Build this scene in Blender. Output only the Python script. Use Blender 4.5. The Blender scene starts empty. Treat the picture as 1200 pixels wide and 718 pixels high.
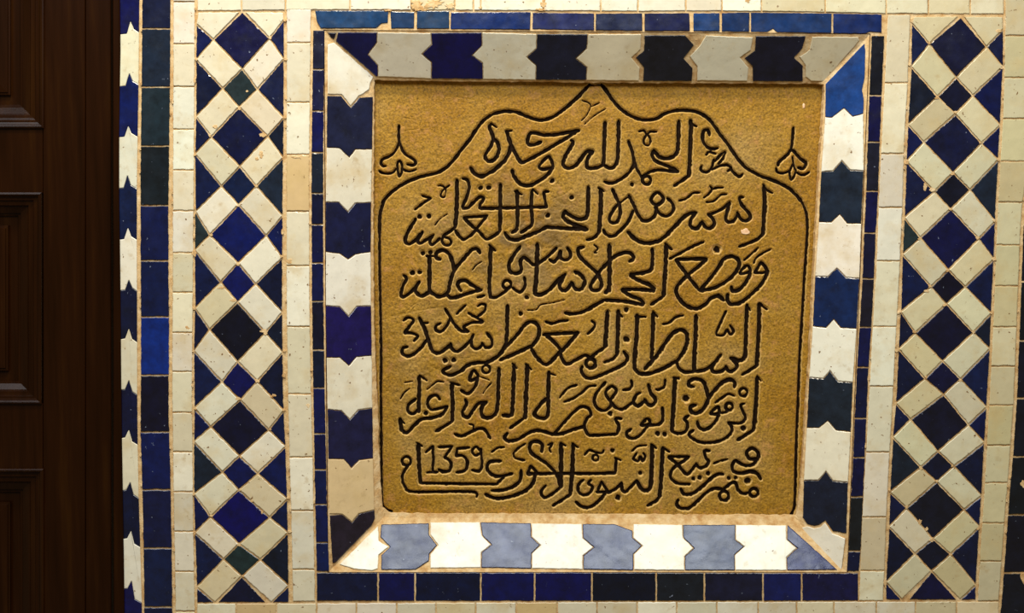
import bpy, math, random
import numpy as np
from mathutils import Vector, noise

# ------------------------------------------------------------------ camera, light, exposure
SC = bpy.context.scene
FPX, CAMY, CAMZ, PITCH = 1333.333, -1.6, 1.6, math.radians(3.7)

cam_d = bpy.data.cameras.new('camera')
cam_d.lens = 40.0
cam_d.sensor_width = 36.0
cam_d.clip_start = 0.05
cam = bpy.data.objects.new('camera', cam_d)
cam.location = (0, CAMY, CAMZ)
cam.rotation_euler = (math.pi / 2 - PITCH, 0, 0)
SC.collection.objects.link(cam)
SC.camera = cam

SC.view_settings.view_transform = 'Standard'
SC.view_settings.look = 'None'
SC.view_settings.gamma = 1.0
SC.view_settings.use_curve_mapping = False
SC.view_settings.exposure = 0.0

world = bpy.data.worlds.new('world')
SC.world = world
world.use_nodes = True
bg = world.node_tree.nodes['Background']
bg.inputs[0].default_value = (1.0, 0.80, 0.46, 1)
bg.inputs[1].default_value = 0.20


def area(name, loc, target, sx, sy, energy, col):
    d = bpy.data.lights.new(name, 'AREA')
    d.shape = 'RECTANGLE'
    d.size, d.size_y = sx, sy
    d.energy = energy
    d.color = col
    o = bpy.data.objects.new(name, d)
    o.location = loc
    o.rotation_euler = (Vector(target) - Vector(loc)).to_track_quat('-Z', 'Y').to_euler()
    SC.collection.objects.link(o)
    return o


# broad unseen area light added overhead for the bottom tiles' reflection, a lantern over the plaque, daylight on the door side
area('overhead_panel', (0.20, -1.62, 2.82), (0.1, 0.0, 1.15), 1.8, 0.62, 35, (0.90, 0.95, 1.0))
area('overhead_lantern', (-0.24, -0.74, 3.20), (-0.05, 0.0, 1.45), 0.30, 0.22, 30, (1.0, 0.91, 0.72))
area('daylight_side', (-1.30, -1.15, 2.95), (-0.55, 0.0, 1.45), 0.8, 0.6, 11, (0.90, 0.95, 1.0))


# ------------------------------------------------------------------ helpers
def P(px, py, y=0.0):
    """point of the vertical plane at depth y seen at this place of the 1200x718 frame"""
    c, s = math.cos(PITCH), math.sin(PITCH)
    a, b = (px - 600.0) / FPX, -(py - 359.0) / FPX
    dx, dy, dz = a, c + b * s, -s + b * c
    t = (y - CAMY) / dy
    return (dx * t, y, CAMZ + dz * t)


PXM = 0.0012     # metres per picture pixel on the wall


def srgb(r, g, b):
    f = lambda v: (v / 255 / 12.92) if v / 255 <= 0.04045 else ((v / 255 + 0.055) / 1.055) ** 2.4
    return (f(r), f(g), f(b), 1.0)


class NT:
    def __init__(s, name):
        s.m = bpy.data.materials.new(name)
        s.m.use_nodes = True
        s.t = s.m.node_tree
        s.b = s.t.nodes['Principled BSDF']
        s.tc = s.t.nodes.new('ShaderNodeTexCoord')

    def n(s, typ, **k):
        nd = s.t.nodes.new(typ)
        for a, v in k.items():
            setattr(nd, a, v)
        return nd

    def l(s, a, b):
        s.t.links.new(a, b)

    def noise(s, scale, detail=4.0, rough=0.55, coord=None):
        nd = s.n('ShaderNodeTexNoise')
        nd.inputs['Scale'].default_value = scale
        nd.inputs['Detail'].default_value = detail
        nd.inputs['Roughness'].default_value = rough
        s.l(coord or s.tc.outputs['Object'], nd.inputs['Vector'])
        return nd.outputs['Fac']

    def ramp(s, fac, stops):
        nd = s.n('ShaderNodeValToRGB')
        el = nd.color_ramp.elements
        while len(el) < len(stops):
            el.new(0.5)
        for e, (p, c) in zip(el, stops):
            e.position = p
            e.color = c if isinstance(c, tuple) else (c, c, c, 1)
        s.l(fac, nd.inputs['Fac'])
        return nd.outputs['Color']

    def mix(s, fac, a, b, mode='MIX'):
        nd = s.n('ShaderNodeMix', data_type='RGBA', blend_type=mode)
        for v, i in ((fac, 0), (a, 6), (b, 7)):
            if hasattr(v, 'links'):
                s.l(v, nd.inputs[i])
            else:
                nd.inputs[i].default_value = v
        return nd.outputs[2]

    def bump(s, h, strength, dist, prev=None):
        nd = s.n('ShaderNodeBump')
        nd.inputs['Strength'].default_value = strength
        nd.inputs['Distance'].default_value = dist
        s.l(h, nd.inputs['Height'])
        if prev is not None:
            s.l(prev, nd.inputs['Normal'])
        return nd.outputs['Normal']


def glaze_mat(name, spot_col, spot_lo, spot_hi, vary, rough, stain=False):
    k = NT(name)
    at = k.n('ShaderNodeAttribute', attribute_name='tile_color')
    n1 = k.noise(48, 6, 0.68)
    shade = k.ramp(n1, [(0.30, 1 - vary), (0.68, 1 + vary * 0.45)])
    c = k.mix(1.0, at.outputs['Color'], shade, 'MULTIPLY')
    if stain:
        c = k.mix(k.ramp(k.noise(17, 5, 0.62), [(0.50, 0.0), (0.72, 0.55)]), c, srgb(196, 168, 110))
        c = k.mix(k.ramp(k.noise(70, 4, 0.6), [(0.60, 0.0), (0.76, 0.5)]), c, srgb(176, 150, 104))
    n2 = k.noise(190, 3, 0.5)
    sp = k.ramp(n2, [(spot_lo, 0.0), (spot_hi, 1.0)])
    c = k.mix(sp, c, spot_col)
    k.l(c, k.b.inputs['Base Color'])
    k.l(k.ramp(k.noise(40, 3), [(0.3, rough), (0.7, rough + 0.14)]), k.b.inputs['Roughness'])
    h = k.bump(k.noise(26, 2), 0.25, 0.004)
    h = k.bump(n2, 0.10, 0.0008, h)
    k.l(h, k.b.inputs['Normal'])
    return k.m


MAT_CREAM = glaze_mat('cream_glaze', srgb(120, 88, 52), 0.68, 0.74, 0.08, 0.24, True)
MAT_BLUE = glaze_mat('blue_glaze', srgb(120, 130, 150), 0.725, 0.79, 0.55, 0.16)


def mortar_mat():
    k = NT('tan_mortar')
    c = k.ramp(k.noise(60, 6, 0.65), [(0.28, srgb(170, 120, 60)), (0.5, srgb(206, 172, 120)), (0.75, srgb(230, 208, 168))])
    k.l(c, k.b.inputs['Base Color'])
    k.b.inputs['Roughness'].default_value = 0.9
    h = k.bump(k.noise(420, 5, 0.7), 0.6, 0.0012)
    k.l(k.bump(k.noise(110, 3), 0.5, 0.002, h), k.b.inputs['Normal'])
    return k.m


def stone_mat():
    k = NT('ochre_stone')
    c = k.ramp(k.noise(9, 3, 0.5), [(0.36, srgb(152, 108, 11)), (0.52, srgb(161, 120, 31)), (0.68, srgb(165, 129, 60))])
    fine = k.ramp(k.noise(330, 6, 0.72), [(0.36, 0.48), (0.48, 0.92), (0.58, 1.12), (0.68, 1.5)])
    c = k.mix(1.0, c, fine, 'MULTIPLY')
    blot = k.ramp(k.noise(75, 4, 0.6), [(0.56, 0.0), (0.72, 0.45)])
    c = k.mix(blot, c, srgb(196, 138, 84))
    st = k.n('ShaderNodeAttribute', attribute_name='stain')
    c = k.mix(k.ramp(st.outputs['Fac'], [(0.0, 0.0), (1.0, 0.75)]), c, srgb(104, 82, 48))
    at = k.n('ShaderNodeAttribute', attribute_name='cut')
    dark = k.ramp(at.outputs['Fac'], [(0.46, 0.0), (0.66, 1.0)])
    lit_lip = k.ramp(at.outputs['Fac'], [(0.03, 0.0), (0.14, 0.55), (0.40, 0.55), (0.5, 0.0)])  # bright lit lip of the grooves, painted into the stone colour
    c = k.mix(lit_lip, c, srgb(222, 186, 118))
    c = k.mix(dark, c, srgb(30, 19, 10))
    k.l(c, k.b.inputs['Base Color'])
    k.b.inputs['Roughness'].default_value = 0.62
    k.l(k.ramp(dark, [(0.0, 0.35), (1.0, 0.05)]), k.b.inputs['Specular IOR Level'])
    h = k.bump(k.noise(380, 5, 0.7), 0.7, 0.0014)
    k.l(k.bump(k.noise(120, 4, 0.6), 0.4, 0.0024, h), k.b.inputs['Normal'])
    return k.m


def chip_mat():
    k = NT('pale_chip')
    k.l(k.ramp(k.noise(160, 4), [(0.3, srgb(214, 158, 110)), (0.7, srgb(240, 208, 170))]), k.b.inputs['Base Color'])
    k.b.inputs['Roughness'].default_value = 0.7
    return k.m


MAT_CHIP = chip_mat()


def wood_mat(name='dark_wood'):
    k = NT(name)
    mp = k.n('ShaderNodeMapping')
    mp.inputs['Scale'].default_value = (1.0, 1.0, 0.06)
    k.l(k.tc.outputs['Object'], mp.inputs['Vector'])
    g = k.noise(60, 5, 0.6, mp.outputs['Vector'])
    c = k.ramp(g, [(0.3, srgb(23, 7, 0)), (0.55, srgb(33, 13, 2)), (0.75, srgb(44, 22, 3))])
    sp = k.ramp(k.noise(260, 2), [(0.79, 0.0), (0.81, 0.5)])
    c = k.mix(sp, c, srgb(90, 64, 40))
    k.l(c, k.b.inputs['Base Color'])
    k.b.inputs['Roughness'].default_value = 0.27
    k.b.inputs['Specular IOR Level'].default_value = 0.13
    k.l(k.bump(g, 0.15, 0.001), k.b.inputs['Normal'])
    return k.m


MAT_MORTAR, MAT_STONE, MAT_WOOD = mortar_mat(), stone_mat(), wood_mat()


class MB:
    """collects polygons for one mesh object"""
    def __init__(s):
        s.v, s.f, s.mi, s.col = [], [], [], []

    def add(s, verts, faces, mi=0, col=None):
        o = len(s.v)
        s.v += verts
        for f in faces:
            s.f.append([i + o for i in f])
            s.mi.append(mi)
            s.col.append(col or (0.5, 0.5, 0.5, 1))

    def build(s, name, mats, parent=None):
        me = bpy.data.meshes.new(name)
        me.from_pydata(s.v, [], s.f)
        for m in mats:
            me.materials.append(m)
        me.polygons.foreach_set('material_index', s.mi)
        a = me.attributes.new('tile_color', 'FLOAT_COLOR', 'FACE')
        a.data.foreach_set('color', np.array(s.col, dtype=np.float32).ravel())
        me.update()
        return link(name, me, parent)


def link(name, me, parent=None):
    o = bpy.data.objects.new(name, me)
    SC.collection.objects.link(o)
    if parent is not None:
        o.parent = parent
        o.matrix_parent_inverse = parent.matrix_world.inverted()
    return o


def empty(name, loc):
    o = bpy.data.objects.new(name, None)
    o.empty_display_size = 0.05
    o.location = loc
    SC.collection.objects.link(o)
    o.matrix_world.translation = loc
    bpy.context.view_layer.update()
    return o


def tag(o, label=None, cat=None, group=None, kind=None):
    for k, v in (('label', label), ('category', cat), ('group', group), ('kind', kind)):
        if v:
            o[k] = v
    return o


def area2(p):
    return 0.5 * sum(p[i][0] * p[(i + 1) % len(p)][1] - p[(i + 1) % len(p)][0] * p[i][1] for i in range(len(p)))


def inset(p, d):
    """offset a polygon inwards by d (mitred, clamped)"""
    n = len(p)
    s = 1 if area2(p) > 0 else -1
    out = []
    for i in range(n):
        a, b, c = p[i - 1], p[i], p[(i + 1) % n]
        e1 = (b[0] - a[0], b[1] - a[1])
        e2 = (c[0] - b[0], c[1] - b[1])
        l1, l2 = math.hypot(*e1) or 1e-6, math.hypot(*e2) or 1e-6
        n1 = (-e1[1] / l1 * s, e1[0] / l1 * s)
        n2 = (-e2[1] / l2 * s, e2[0] / l2 * s)
        q = 1 + n1[0] * n2[0] + n1[1] * n2[1]
        q = max(q, 0.35)
        out.append((b[0] + d * (n1[0] + n2[0]) / q, b[1] + d * (n1[1] + n2[1]) / q))
    return out


RND = random.Random(7)


def rough_outline(p, step=3.5, amp=0.35):
    out = []
    n = len(p)
    for i in range(n):
        a, b = p[i], p[(i + 1) % n]
        L = math.hypot(b[0] - a[0], b[1] - a[1])
        k = max(1, int(L / step))
        for j in range(k):
            t = j / k
            x, y = a[0] + (b[0] - a[0]) * t, a[1] + (b[1] - a[1]) * t
            w = amp * (0.6 if j == 0 else 1.0)
            out.append((x + w * noise.noise((x * .21, y * .21, 3.1)) + w * .8 * noise.noise((x * .55, y * .55, 9.1)),
                        y + w * noise.noise((x * .21, y * .21, 17.7)) + w * .8 * noise.noise((x * .55, y * .55, 29.3))))
    return out


def vary(c, amt=0.08):
    f = 1 + RND.uniform(-amt, amt)
    return tuple(max(0.0, v * f * (1 + RND.uniform(-amt, amt) * .3)) for v in c[:3]) + (1,)


def tile(mb, poly, col, cream, gap=0.0, depth=None, h=0.0017, tilt=0.012, amp=0.55, jit=0.08):
    if gap:
        poly = inset(poly, gap)
    o = rough_outline(poly, 2.6, amp)
    if area2(o) > 0:
        o = o[::-1]
    i1 = inset(o, 0.7)
    cx = sum(p[0] for p in o) / len(o)
    cy = sum(p[1] for p in o) / len(o)
    ta, tb = RND.uniform(-tilt, tilt), RND.uniform(-tilt, tilt)
    dh = RND.uniform(-0.0002, 0.0003)
    D = depth or (lambda x, y: 0.0)

    def lay(pts, hh, tl):
        r = []
        for x, y in pts:
            yy = D(x, y) - hh - (tl * ((x - cx) * ta + (y - cy) * tb) * PXM)
            r.append(P(x, y, yy))
        return r
    n = len(o)
    v = lay(o, 0.0001, 0) + lay(o, h - 0.0005 + dh, 1) + lay(i1, h + dh, 1)
    f = []
    for a in range(2):
        for i in range(n):
            j = (i + 1) % n
            f.append([a * n + i, a * n + j, (a + 1) * n + j, (a + 1) * n + i])
    f.append([2 * n + i for i in range(n)])
    f.append([i for i in range(n)][::-1])
    c = vary(col, jit)
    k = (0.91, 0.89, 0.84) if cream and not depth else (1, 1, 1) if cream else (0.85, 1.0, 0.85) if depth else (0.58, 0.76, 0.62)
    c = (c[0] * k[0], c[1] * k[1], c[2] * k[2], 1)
    mb.add(v, f, 0 if cream else 1, c)


def patch(mb, x, y, rx, ry, mi=2, h=0.0021, k=13, a0=0.55):
    ph = RND.uniform(0, 6)
    pl = []
    for i in range(k):
        t = i / k * math.tau + ph
        f = RND.uniform(a0, 1.1)
        pl.append((x + rx * f * math.cos(t), y + ry * f * math.sin(t)))
    if area2(pl) > 0:
        pl = pl[::-1]
    i1 = [(x + (p[0] - x) * .8, y + (p[1] - y) * .8) for p in pl]
    v = [P(*p, -0.0001) for p in pl] + [P(*p, -(h - .0004)) for p in pl] + [P(*p, -h + RND.uniform(-.0002, .0002)) for p in i1]
    f = [[a * k + i, a * k + (i + 1) % k, (a + 1) * k + (i + 1) % k, (a + 1) * k + i] for a in range(2) for i in range(k)]
    f += [[2 * k + i for i in range(k)], list(range(k))[::-1]]
    mb.add(v, f, mi)


def lerp_tab(tab, y):
    if y <= tab[0][0]:
        return tab[0][1]
    for (a, va), (b, vb) in zip(tab, tab[1:]):
        if y <= b:
            return va + (vb - va) * (y - a) / (b - a)
    return tab[-1][1]


CREAM = srgb(224, 216, 190)
CREAMS = [srgb(226, 219, 196), srgb(220, 211, 184), srgb(228, 222, 205), srgb(216, 203, 170), srgb(223, 216, 196)]
TANC = srgb(216, 190, 142)
WHITE = srgb(232, 230, 214)
NAVY = srgb(12, 20, 74)
NAVYS = [srgb(9, 24, 76), srgb(9, 19, 60), srgb(13, 22, 70), srgb(5, 20, 84), srgb(13, 24, 54)]
INK = srgb(12, 14, 40)
SLATE = srgb(42, 52, 64)
STEEL = srgb(26, 36, 62)
ROYAL = srgb(10, 42, 128)
TEAL = srgb(24, 62, 118)
PURPLE = srgb(36, 28, 70)


# ------------------------------------------------------------------ structure: wall, door, trim
# outer edge of the bevelled tile frame
OUT = [(380.2, 35.8), (1019.0, 40.2), (992.5, 670.0), (384.8, 670.0)]
XR = 1700
HOLEW = [(OUT[0][0] - 1.3, OUT[0][1] - 1), (OUT[1][0] + 1.3, OUT[1][1] - 1), (OUT[2][0] + 1.3, OUT[2][1] + 1), (OUT[3][0] - 1.3, OUT[3][1] + 1)]


def wall_mesh():
    mb = MB()
    big = [(137.5, -420), (XR, -420), (XR, 1150), (142.5, 1150)]
    yb, yh = 0.16, 0.11
    n = 4
    v = [P(*p, 0.0) for p in big] + [P(*p, 0.0) for p in HOLEW]
    base_b = []
    for p in big:
        q = P(*p, 0.0)
        base_b.append((q[0], yb, q[2]))
    hb = []
    for p in HOLEW:
        q = P(*p, 0.0)
        hb.append((q[0], yh, q[2]))
    v += base_b + hb
    f = []
    for i in range(4):
        j = (i + 1) % 4
        f.append([i, j, 4 + j, 4 + i])                # front ring
        f.append([i, 8 + i, 8 + j, j])                # outer sides
        f.append([4 + i, 4 + j, 12 + j, 12 + i])      # sides of the recess
    f.append([12, 13, 14, 15])
    f.append([11, 10, 9, 8])
    mb.add(v, f)
    return mb.build('wall_back', [MAT_MORTAR])


tag(wall_mesh(), 'mortar bedded wall behind the glazed tiles and the recessed stone plaque', 'wall', kind='structure')


def prism(mb, poly, y0, y1, mi=0, bev=0.0):
    """picture polygon standing at front depth y0, running back to y1"""
    if area2(poly) > 0:
        poly = poly[::-1]
    n = len(poly)
    fr = [P(*p, y0) for p in poly]
    ib = [P(*p, y0) for p in inset(poly, bev / PXM)] if bev else fr
    mid = [(q[0], y0 + bev, q[2]) for q in fr]
    back = [(q[0], y1, q[2]) for q in fr]
    v = ib + mid + back
    f = [list(range(n))]
    for a in range(2):
        for i in range(n):
            j = (i + 1) % n
            f.append([a * n + j, a * n + i, (a + 1) * n + i, (a + 1) * n + j])
    f.append([2 * n + i for i in range(n)][::-1])
    mb.add(v, f, mi)


YD = 0.018          # front face of the door leaf
door = empty('door_1', P(-60, 1100, YD))
tag(door, 'dark brown panelled wooden door left of the tiled wall', 'door', kind='structure')
mb = MB()
prism(mb, [(50.5, -400), (99.5, -400), (99.5, 1100), (50.5, 1100)], YD, YD + 0.045, bev=0.0008)
prism(mb, [(100.2, -400), (129.4, -400), (130.6, 1100), (100.2, 1100)], YD + 0.0006, YD + 0.045, bev=0.0010)
mb.build('door_stile', [MAT_WOOD], door)
mb = MB()
prism(mb, [(-260, -400), (-150.5, -400), (-150.5, 1100), (-260, 1100)], YD, YD + 0.045, bev=0.0008)
mb.build('door_stile', [MAT_WOOD], door)
for y0, y1 in ((149.5, 226.0), (472.5, 549.5)):
    mb = MB()
    prism(mb, [(-150, y0), (50.0, y0), (50.0, y1), (-150, y1)], YD + 0.0003, YD + 0.045, bev=0.0006)
    mb.build('door_rail', [MAT_WOOD], door)

# moulding profile round each panel: (distance in from the opening, depth behind the leaf face)
PROF = [(-1.5, 0.001), (-1.0, -0.003), (1.0, -0.0042), (3.0, -0.003), (3.6, 0.0005), (6.0, 0.0015), (8.0, 0.0016), (8.6, 0.004),
        (11.0, 0.0048), (14.0, 0.0052), (14.8, 0.0085), (16.0, 0.0088), (23.0, 0.0134), (23.2, 0.0165), (26.0, 0.017), (26.4, 0.020)]
FIELD = [(26.2, 0.0205), (37.0, 0.0208), (38.0, 0.0165), (40.5, 0.0160), (41.2, 0.0145), (60.0, 0.0125)]


def sweep(mb, x0, y0, x1, y1, prof, fill=False):
    rings = []
    for d, z in prof:
        rings.append([P(x0 + d, y0 + d, YD + z), P(x1 - d, y0 + d, YD + z), P(x1 - d, y1 - d, YD + z), P(x0 + d, y1 - d, YD + z)])
    v = [q for r in rings for q in r]
    f = []
    for a in range(len(rings) - 1):
        for i in range(4):
            j = (i + 1) % 4
            f.append([a * 4 + i, (a + 1) * 4 + i, (a + 1) * 4 + j, a * 4 + j])
    if fill:
        b = (len(rings) - 1) * 4
        f.append([b + 3, b + 2, b + 1, b])
    # a back so that the piece is solid
    nb = len(v)
    L = (len(rings) - 1) * 4
    v += [(q[0], YD + 0.030, q[2]) for q in rings[0]]
    for i in range(4):
        j = (i + 1) % 4
        f.append([i, j, nb + j, nb + i])
    if fill:
        f.append([nb, nb + 1, nb + 2, nb + 3])
    else:
        v += [(q[0], YD + 0.030, q[2]) for q in rings[-1]]
        for i in range(4):
            j = (i + 1) % 4
            f.append([nb + i, nb + j, nb + 4 + j, nb + 4 + i])
            f.append([L + j, L + i, nb + 4 + i, nb + 4 + j])
    mb.add(v, f)


for xr, y0, y1 in ((50.0, -400, 149.2), (47.5, 226.5, 472.2), (50.0, 550.0, 1100)):
    mb = MB()
    sweep(mb, -150, y0, xr, y1, FIELD, True)
    pn = mb.build('door_panel', [MAT_WOOD], door)
    mb = MB()
    sweep(mb, -150, y0, xr, y1, PROF)
    mb.build('panel_moulding', [MAT_WOOD], pn)

mb = MB()
prism(mb, [(131.4, -400), (138.5, -400), (139.2, -60), (140.6, 60), (139.0, 160), (139.0, 230), (140.6, 330), (141.5, 450), (143.0, 560), (144.5, 650), (146.0, 790), (148, 1100), (133.2, 1100)],
      -0.0045, 0.10, bev=0.0015)
tag(mb.build('trim_1', [MAT_WOOD]), 'narrow dark wooden door jamb against the blue and white zigzag strip', 'door jamb', kind='structure')

# ------------------------------------------------------------------ strips of rectangular tiles


def column(name, joints, xl, xr, cols, cream, label, cat, group=None, gap=0.9, skew=None, spots=()):
    mb = MB()
    for i, (a, b) in enumerate(zip(joints, joints[1:])):
        sk = (skew or (lambda y: 0))
        pl = [(lerp_tab(xl, a), a - sk(a)), (lerp_tab(xr, a), a + sk(a))]
        m = (a + b) / 2
        pl += [(lerp_tab(xr, m), m), (lerp_tab(xr, b), b + sk(b)), (lerp_tab(xl, b), b - sk(b)), (lerp_tab(xl, m), m)]
        tile(mb, pl, cols[i % len(cols)], cream, gap)
    for i in range(int(len(joints) * 1.1)):
        y = RND.uniform(max(8, joints[0]), min(joints[-1], 706))
        patch(mb, lerp_tab(RND.choice((xl, xr)), y), y, RND.uniform(0.8, 1.5), RND.uniform(1.5, 4.0))
    for p in spots:
        patch(mb, *p)
    o = mb.build(name, [MAT_CREAM, MAT_BLUE, MAT_MORTAR])
    return tag(o, label, cat, group)


def row(mb, xs, ytop, ybot, cols, cream, gap=0.9):
    for i, (a, b) in enumerate(zip(xs, xs[1:])):
        pl = [(a, lerp_tab(ytop, a)), (b, lerp_tab(ytop, b)), (b, lerp_tab(ybot, b)), (a, lerp_tab(ybot, a))]
        tile(mb, pl, cols[i % len(cols)], cream, gap)


# blue tiles next to the zigzag strip
column('tile_strip', [-36, 33.5, 102, 171, 240.5, 305.5, 371.2, 439.4, 506, 573.5, 642, 711, 780],
       [(0, 166), (100, 165.2), (200, 163.8), (300, 164), (400, 164.5), (500, 163.8), (600, 166.8), (718, 168.5)],
       [(0, 200.6), (100, 200), (250, 198), (400, 199), (480, 198.2), (560, 200.6), (640, 202), (718, 202.8)],
       [srgb(22, 28, 70), srgb(30, 40, 68), srgb(30, 42, 58), srgb(22, 30, 44), srgb(12, 24, 84), srgb(8, 24, 80), srgb(6, 42, 140),
        srgb(9, 10, 46), srgb(6, 22, 88), srgb(14, 22, 74), srgb(12, 26, 74), srgb(10, 20, 70)], False,
       'vertical strip of dark blue rectangular tiles beside the door side zigzag strip', 'tile strip')

# cream strips
column('tile_strip', [-48, 2, 51.5, 101.5, 151.5, 199.2, 247, 296, 342.5, 389.5, 435.2, 483, 529.3, 576, 622.5, 669.3, 716, 764],
       [(0, 202.6), (200, 202), (300, 201.6), (450, 201), (600, 203), (700, 205)],
       [(0, 229), (150, 228.2), (300, 227), (450, 225.6), (600, 227), (718, 229)],
       [CREAMS[0], CREAMS[2], CREAMS[0], WHITE, WHITE, CREAMS[0], WHITE, CREAMS[1], CREAMS[0], CREAMS[4], CREAMS[0], CREAMS[1], WHITE, CREAMS[4], CREAMS[2], CREAMS[0], CREAMS[1]], True,
       'vertical strip of small cream tiles between the dark blue strip and the left lozenge panel', 'tile strip', spots=[(220, 384, 4, 3.4), (227.6, 297, 3.4, 4), (228, 94, 2.2, 4)])
column('tile_strip', [10.5, 50, 120, 181, 247.6, 311.5, 382.5, 461.5, 535.5, 598, 667, 704.8],
       [(10, 335.5), (180, 335), (350, 335), (450, 336.5), (540, 338.6), (600, 340.4), (704, 342.6)],
       [(10, 365), (200, 363), (360, 363.4), (450, 365), (540, 367.4), (600, 368), (704, 370)],
       [CREAMS[2], CREAMS[0], CREAMS[2], TANC, CREAMS[0], WHITE, CREAMS[1], CREAMS[0], WHITE, CREAMS[2], CREAMS[4]], True,
       'cream tile strip between the left lozenge panel and the blue border', 'tile strip', spots=[(339, 306, 4, 4), (361, 475, 3, 3.6), (346, 184, 6, 1.6)])
column('tile_strip', [17, 97, 180, 243, 305.5, 382.5, 452.5, 529.5, 605.5, 668.5, 704],
       [(17, 1039.6), (97, 1036), (160, 1032.6), (240, 1029), (300, 1027), (400, 1021), (460, 1018), (540, 1013.6), (605, 1009.8), (669, 1007.6), (704, 1006)],
       [(17, 1067.4), (97, 1064.6), (160, 1060.4), (240, 1058.4), (300, 1055.6), (400, 1050.4), (460, 1047.2), (540, 1042.6), (605, 1039.4), (669, 1037.2), (704, 1035.4)],
       [CREAMS[1], CREAMS[0], CREAMS[4], WHITE, CREAMS[0], WHITE, CREAMS[0], CREAMS[4], CREAMS[3], CREAMS[0]], True,
       'cream tile strip between the right lozenge panel and the blue border', 'tile strip')
XL4 = [(17, 1177.5), (50, 1177), (100, 1176), (150, 1174), (200, 1170.8), (260, 1167.8), (330, 1165.2), (400, 1162.2), (470, 1158.6), (540, 1154.8), (600, 1151.2), (650, 1147.8), (704, 1145)]
XR4 = [(190, 1206), (236, 1199), (265, 1196.6), (330, 1194), (400, 1191.5), (470, 1188.6), (540, 1183.6), (600, 1178.6), (650, 1175), (704, 1171)]
column('tile_strip', [-7, 42, 91, 139, 189, 237, 287, 335, 383, 429, 474.6, 521.6, 565.5, 612.5, 657.3, 704],
       XL4, XR4, [srgb(204, 196, 160), srgb(198, 188, 148), srgb(208, 201, 168)], True,  # darker, yellower creams paint in the light's falloff towards the right
       'vertical strip of cream tiles right of the right lozenge panel, before the dark edge strip', 'tile strip')
column('tile_strip', [263, 330, 399, 466.5, 535, 603, 671, 740], [(a, b + 2.0) for a, b in XR4 if a > 240] + [(740, 1169)],
       [(0, 1246), (800, 1226)], [srgb(14, 18, 40), srgb(12, 20, 36), INK], False,
       'vertical strip of near black tiles at the right edge of the wall', 'tile strip', gap=1.1, spots=[(1199, 567, 4, 7), (1199, 676, 4, 8)])

mb = MB()
row(mb, [231, 283, 334.5, 410.3, 482, 533, 555, 563.5, 637, 704, 747.6, 803.6, 846, 892.4, 967, 1038.5, 1088, 1137, 1176.8],
    [(0, -22)], [(231, 13.2), (335, 12.4), (410, 12), (560, 12.6), (750, 13.8), (850, 13.2), (970, 15), (1038, 16.4), (1177, 17)],
    [CREAMS[0], CREAMS[4], CREAMS[0], CREAMS[2], CREAMS[3], CREAMS[0], CREAMS[2], WHITE, CREAMS[2], WHITE, CREAMS[2], CREAMS[0], WHITE, CREAMS[3], CREAMS[1], CREAMS[1], CREAMS[3], CREAMS[1]], True)
for cx, cy, w, hh in ((489, 6, 9, 7), (508, 4, 13, 7), (637, 5, 4, 7), (527, 7, 6, 4), (876, 1, 4, 3), (634, 11, 7, 2), (494, 11, 10, 2.4), (563, 9, 3, 2), (455, 12, 6, 1.6)):
    patch(mb, cx, cy, w, hh, 2, 0.0023, 24, 0.4)
tag(mb.build('tile_strip', [MAT_CREAM, MAT_BLUE, MAT_MORTAR]), 'horizontal row of chipped cream tiles along the top, above the blue border', 'tile strip')
mb = MB()
row(mb, [230.5, 276.6, 324, 371, 417.6, 465, 511, 557.4, 605, 653, 699.6, 746.7, 793, 840, 888.4, 933.6, 977.2, 1027, 1073, 1121, 1171],
    [(230, 706.6), (371, 706), (700, 704.6), (900, 704.4), (1171, 704)], [(0, 752)],
    [CREAMS[0], TANC, CREAMS[1], CREAMS[4], CREAMS[2], CREAMS[0], CREAMS[3], CREAMS[4], TANC, CREAMS[0], CREAMS[1], WHITE, CREAMS[0], WHITE, CREAMS[4], CREAMS[1], CREAMS[0], CREAMS[2], CREAMS[3], CREAMS[3]], True)
tag(mb.build('tile_strip', [MAT_CREAM, MAT_BLUE]), 'horizontal row of square cream tiles along the bottom, below the blue border', 'tile strip')

# ------------------------------------------------------------------ zigzag strip by the door
ZB = [  # (left shoulder, spike, right shoulder)
    ((141, -20), (152.5, -33), (163.5, -22)), ((142.5, 40), (153, 27), (163, 37)), ((140.5, 101), (151.6, 88), (162.4, 98)),
    ((139.4, 160.5), (150.3, 149.5), (161.4, 159)), ((138.8, 220.5), (149.4, 207.6), (160.4, 220)), ((139.4, 280.5), (150, 269), (160.4, 280)),
    ((141.2, 340), (151, 330), (160.6, 340)), ((142, 397), (151, 387), (160.8, 400)), ((142, 456.5), (151, 447.5), (160.8, 461.5)),
    ((142.5, 513), (151, 505.5), (161.4, 520)), ((144, 574.5), (152.5, 567), (162.6, 582.5)), ((144.8, 631), (153.5, 624), (164.4, 640)),
    ((145.2, 689.5), (154, 682.5), (166.2, 705)), ((145.6, 748), (155, 741), (167, 765))]


def zb(b):
    (lx, ly), (sx, sy), (rx, ry) = b
    return [(lx - 2.5, ly + .5), (sx - 4.5, ly - .5), (sx - .4, sy - 1.5), (sx + .4, sy - 1.5), (sx + 4, ry - 3), (rx, ry + 1)]


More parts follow.
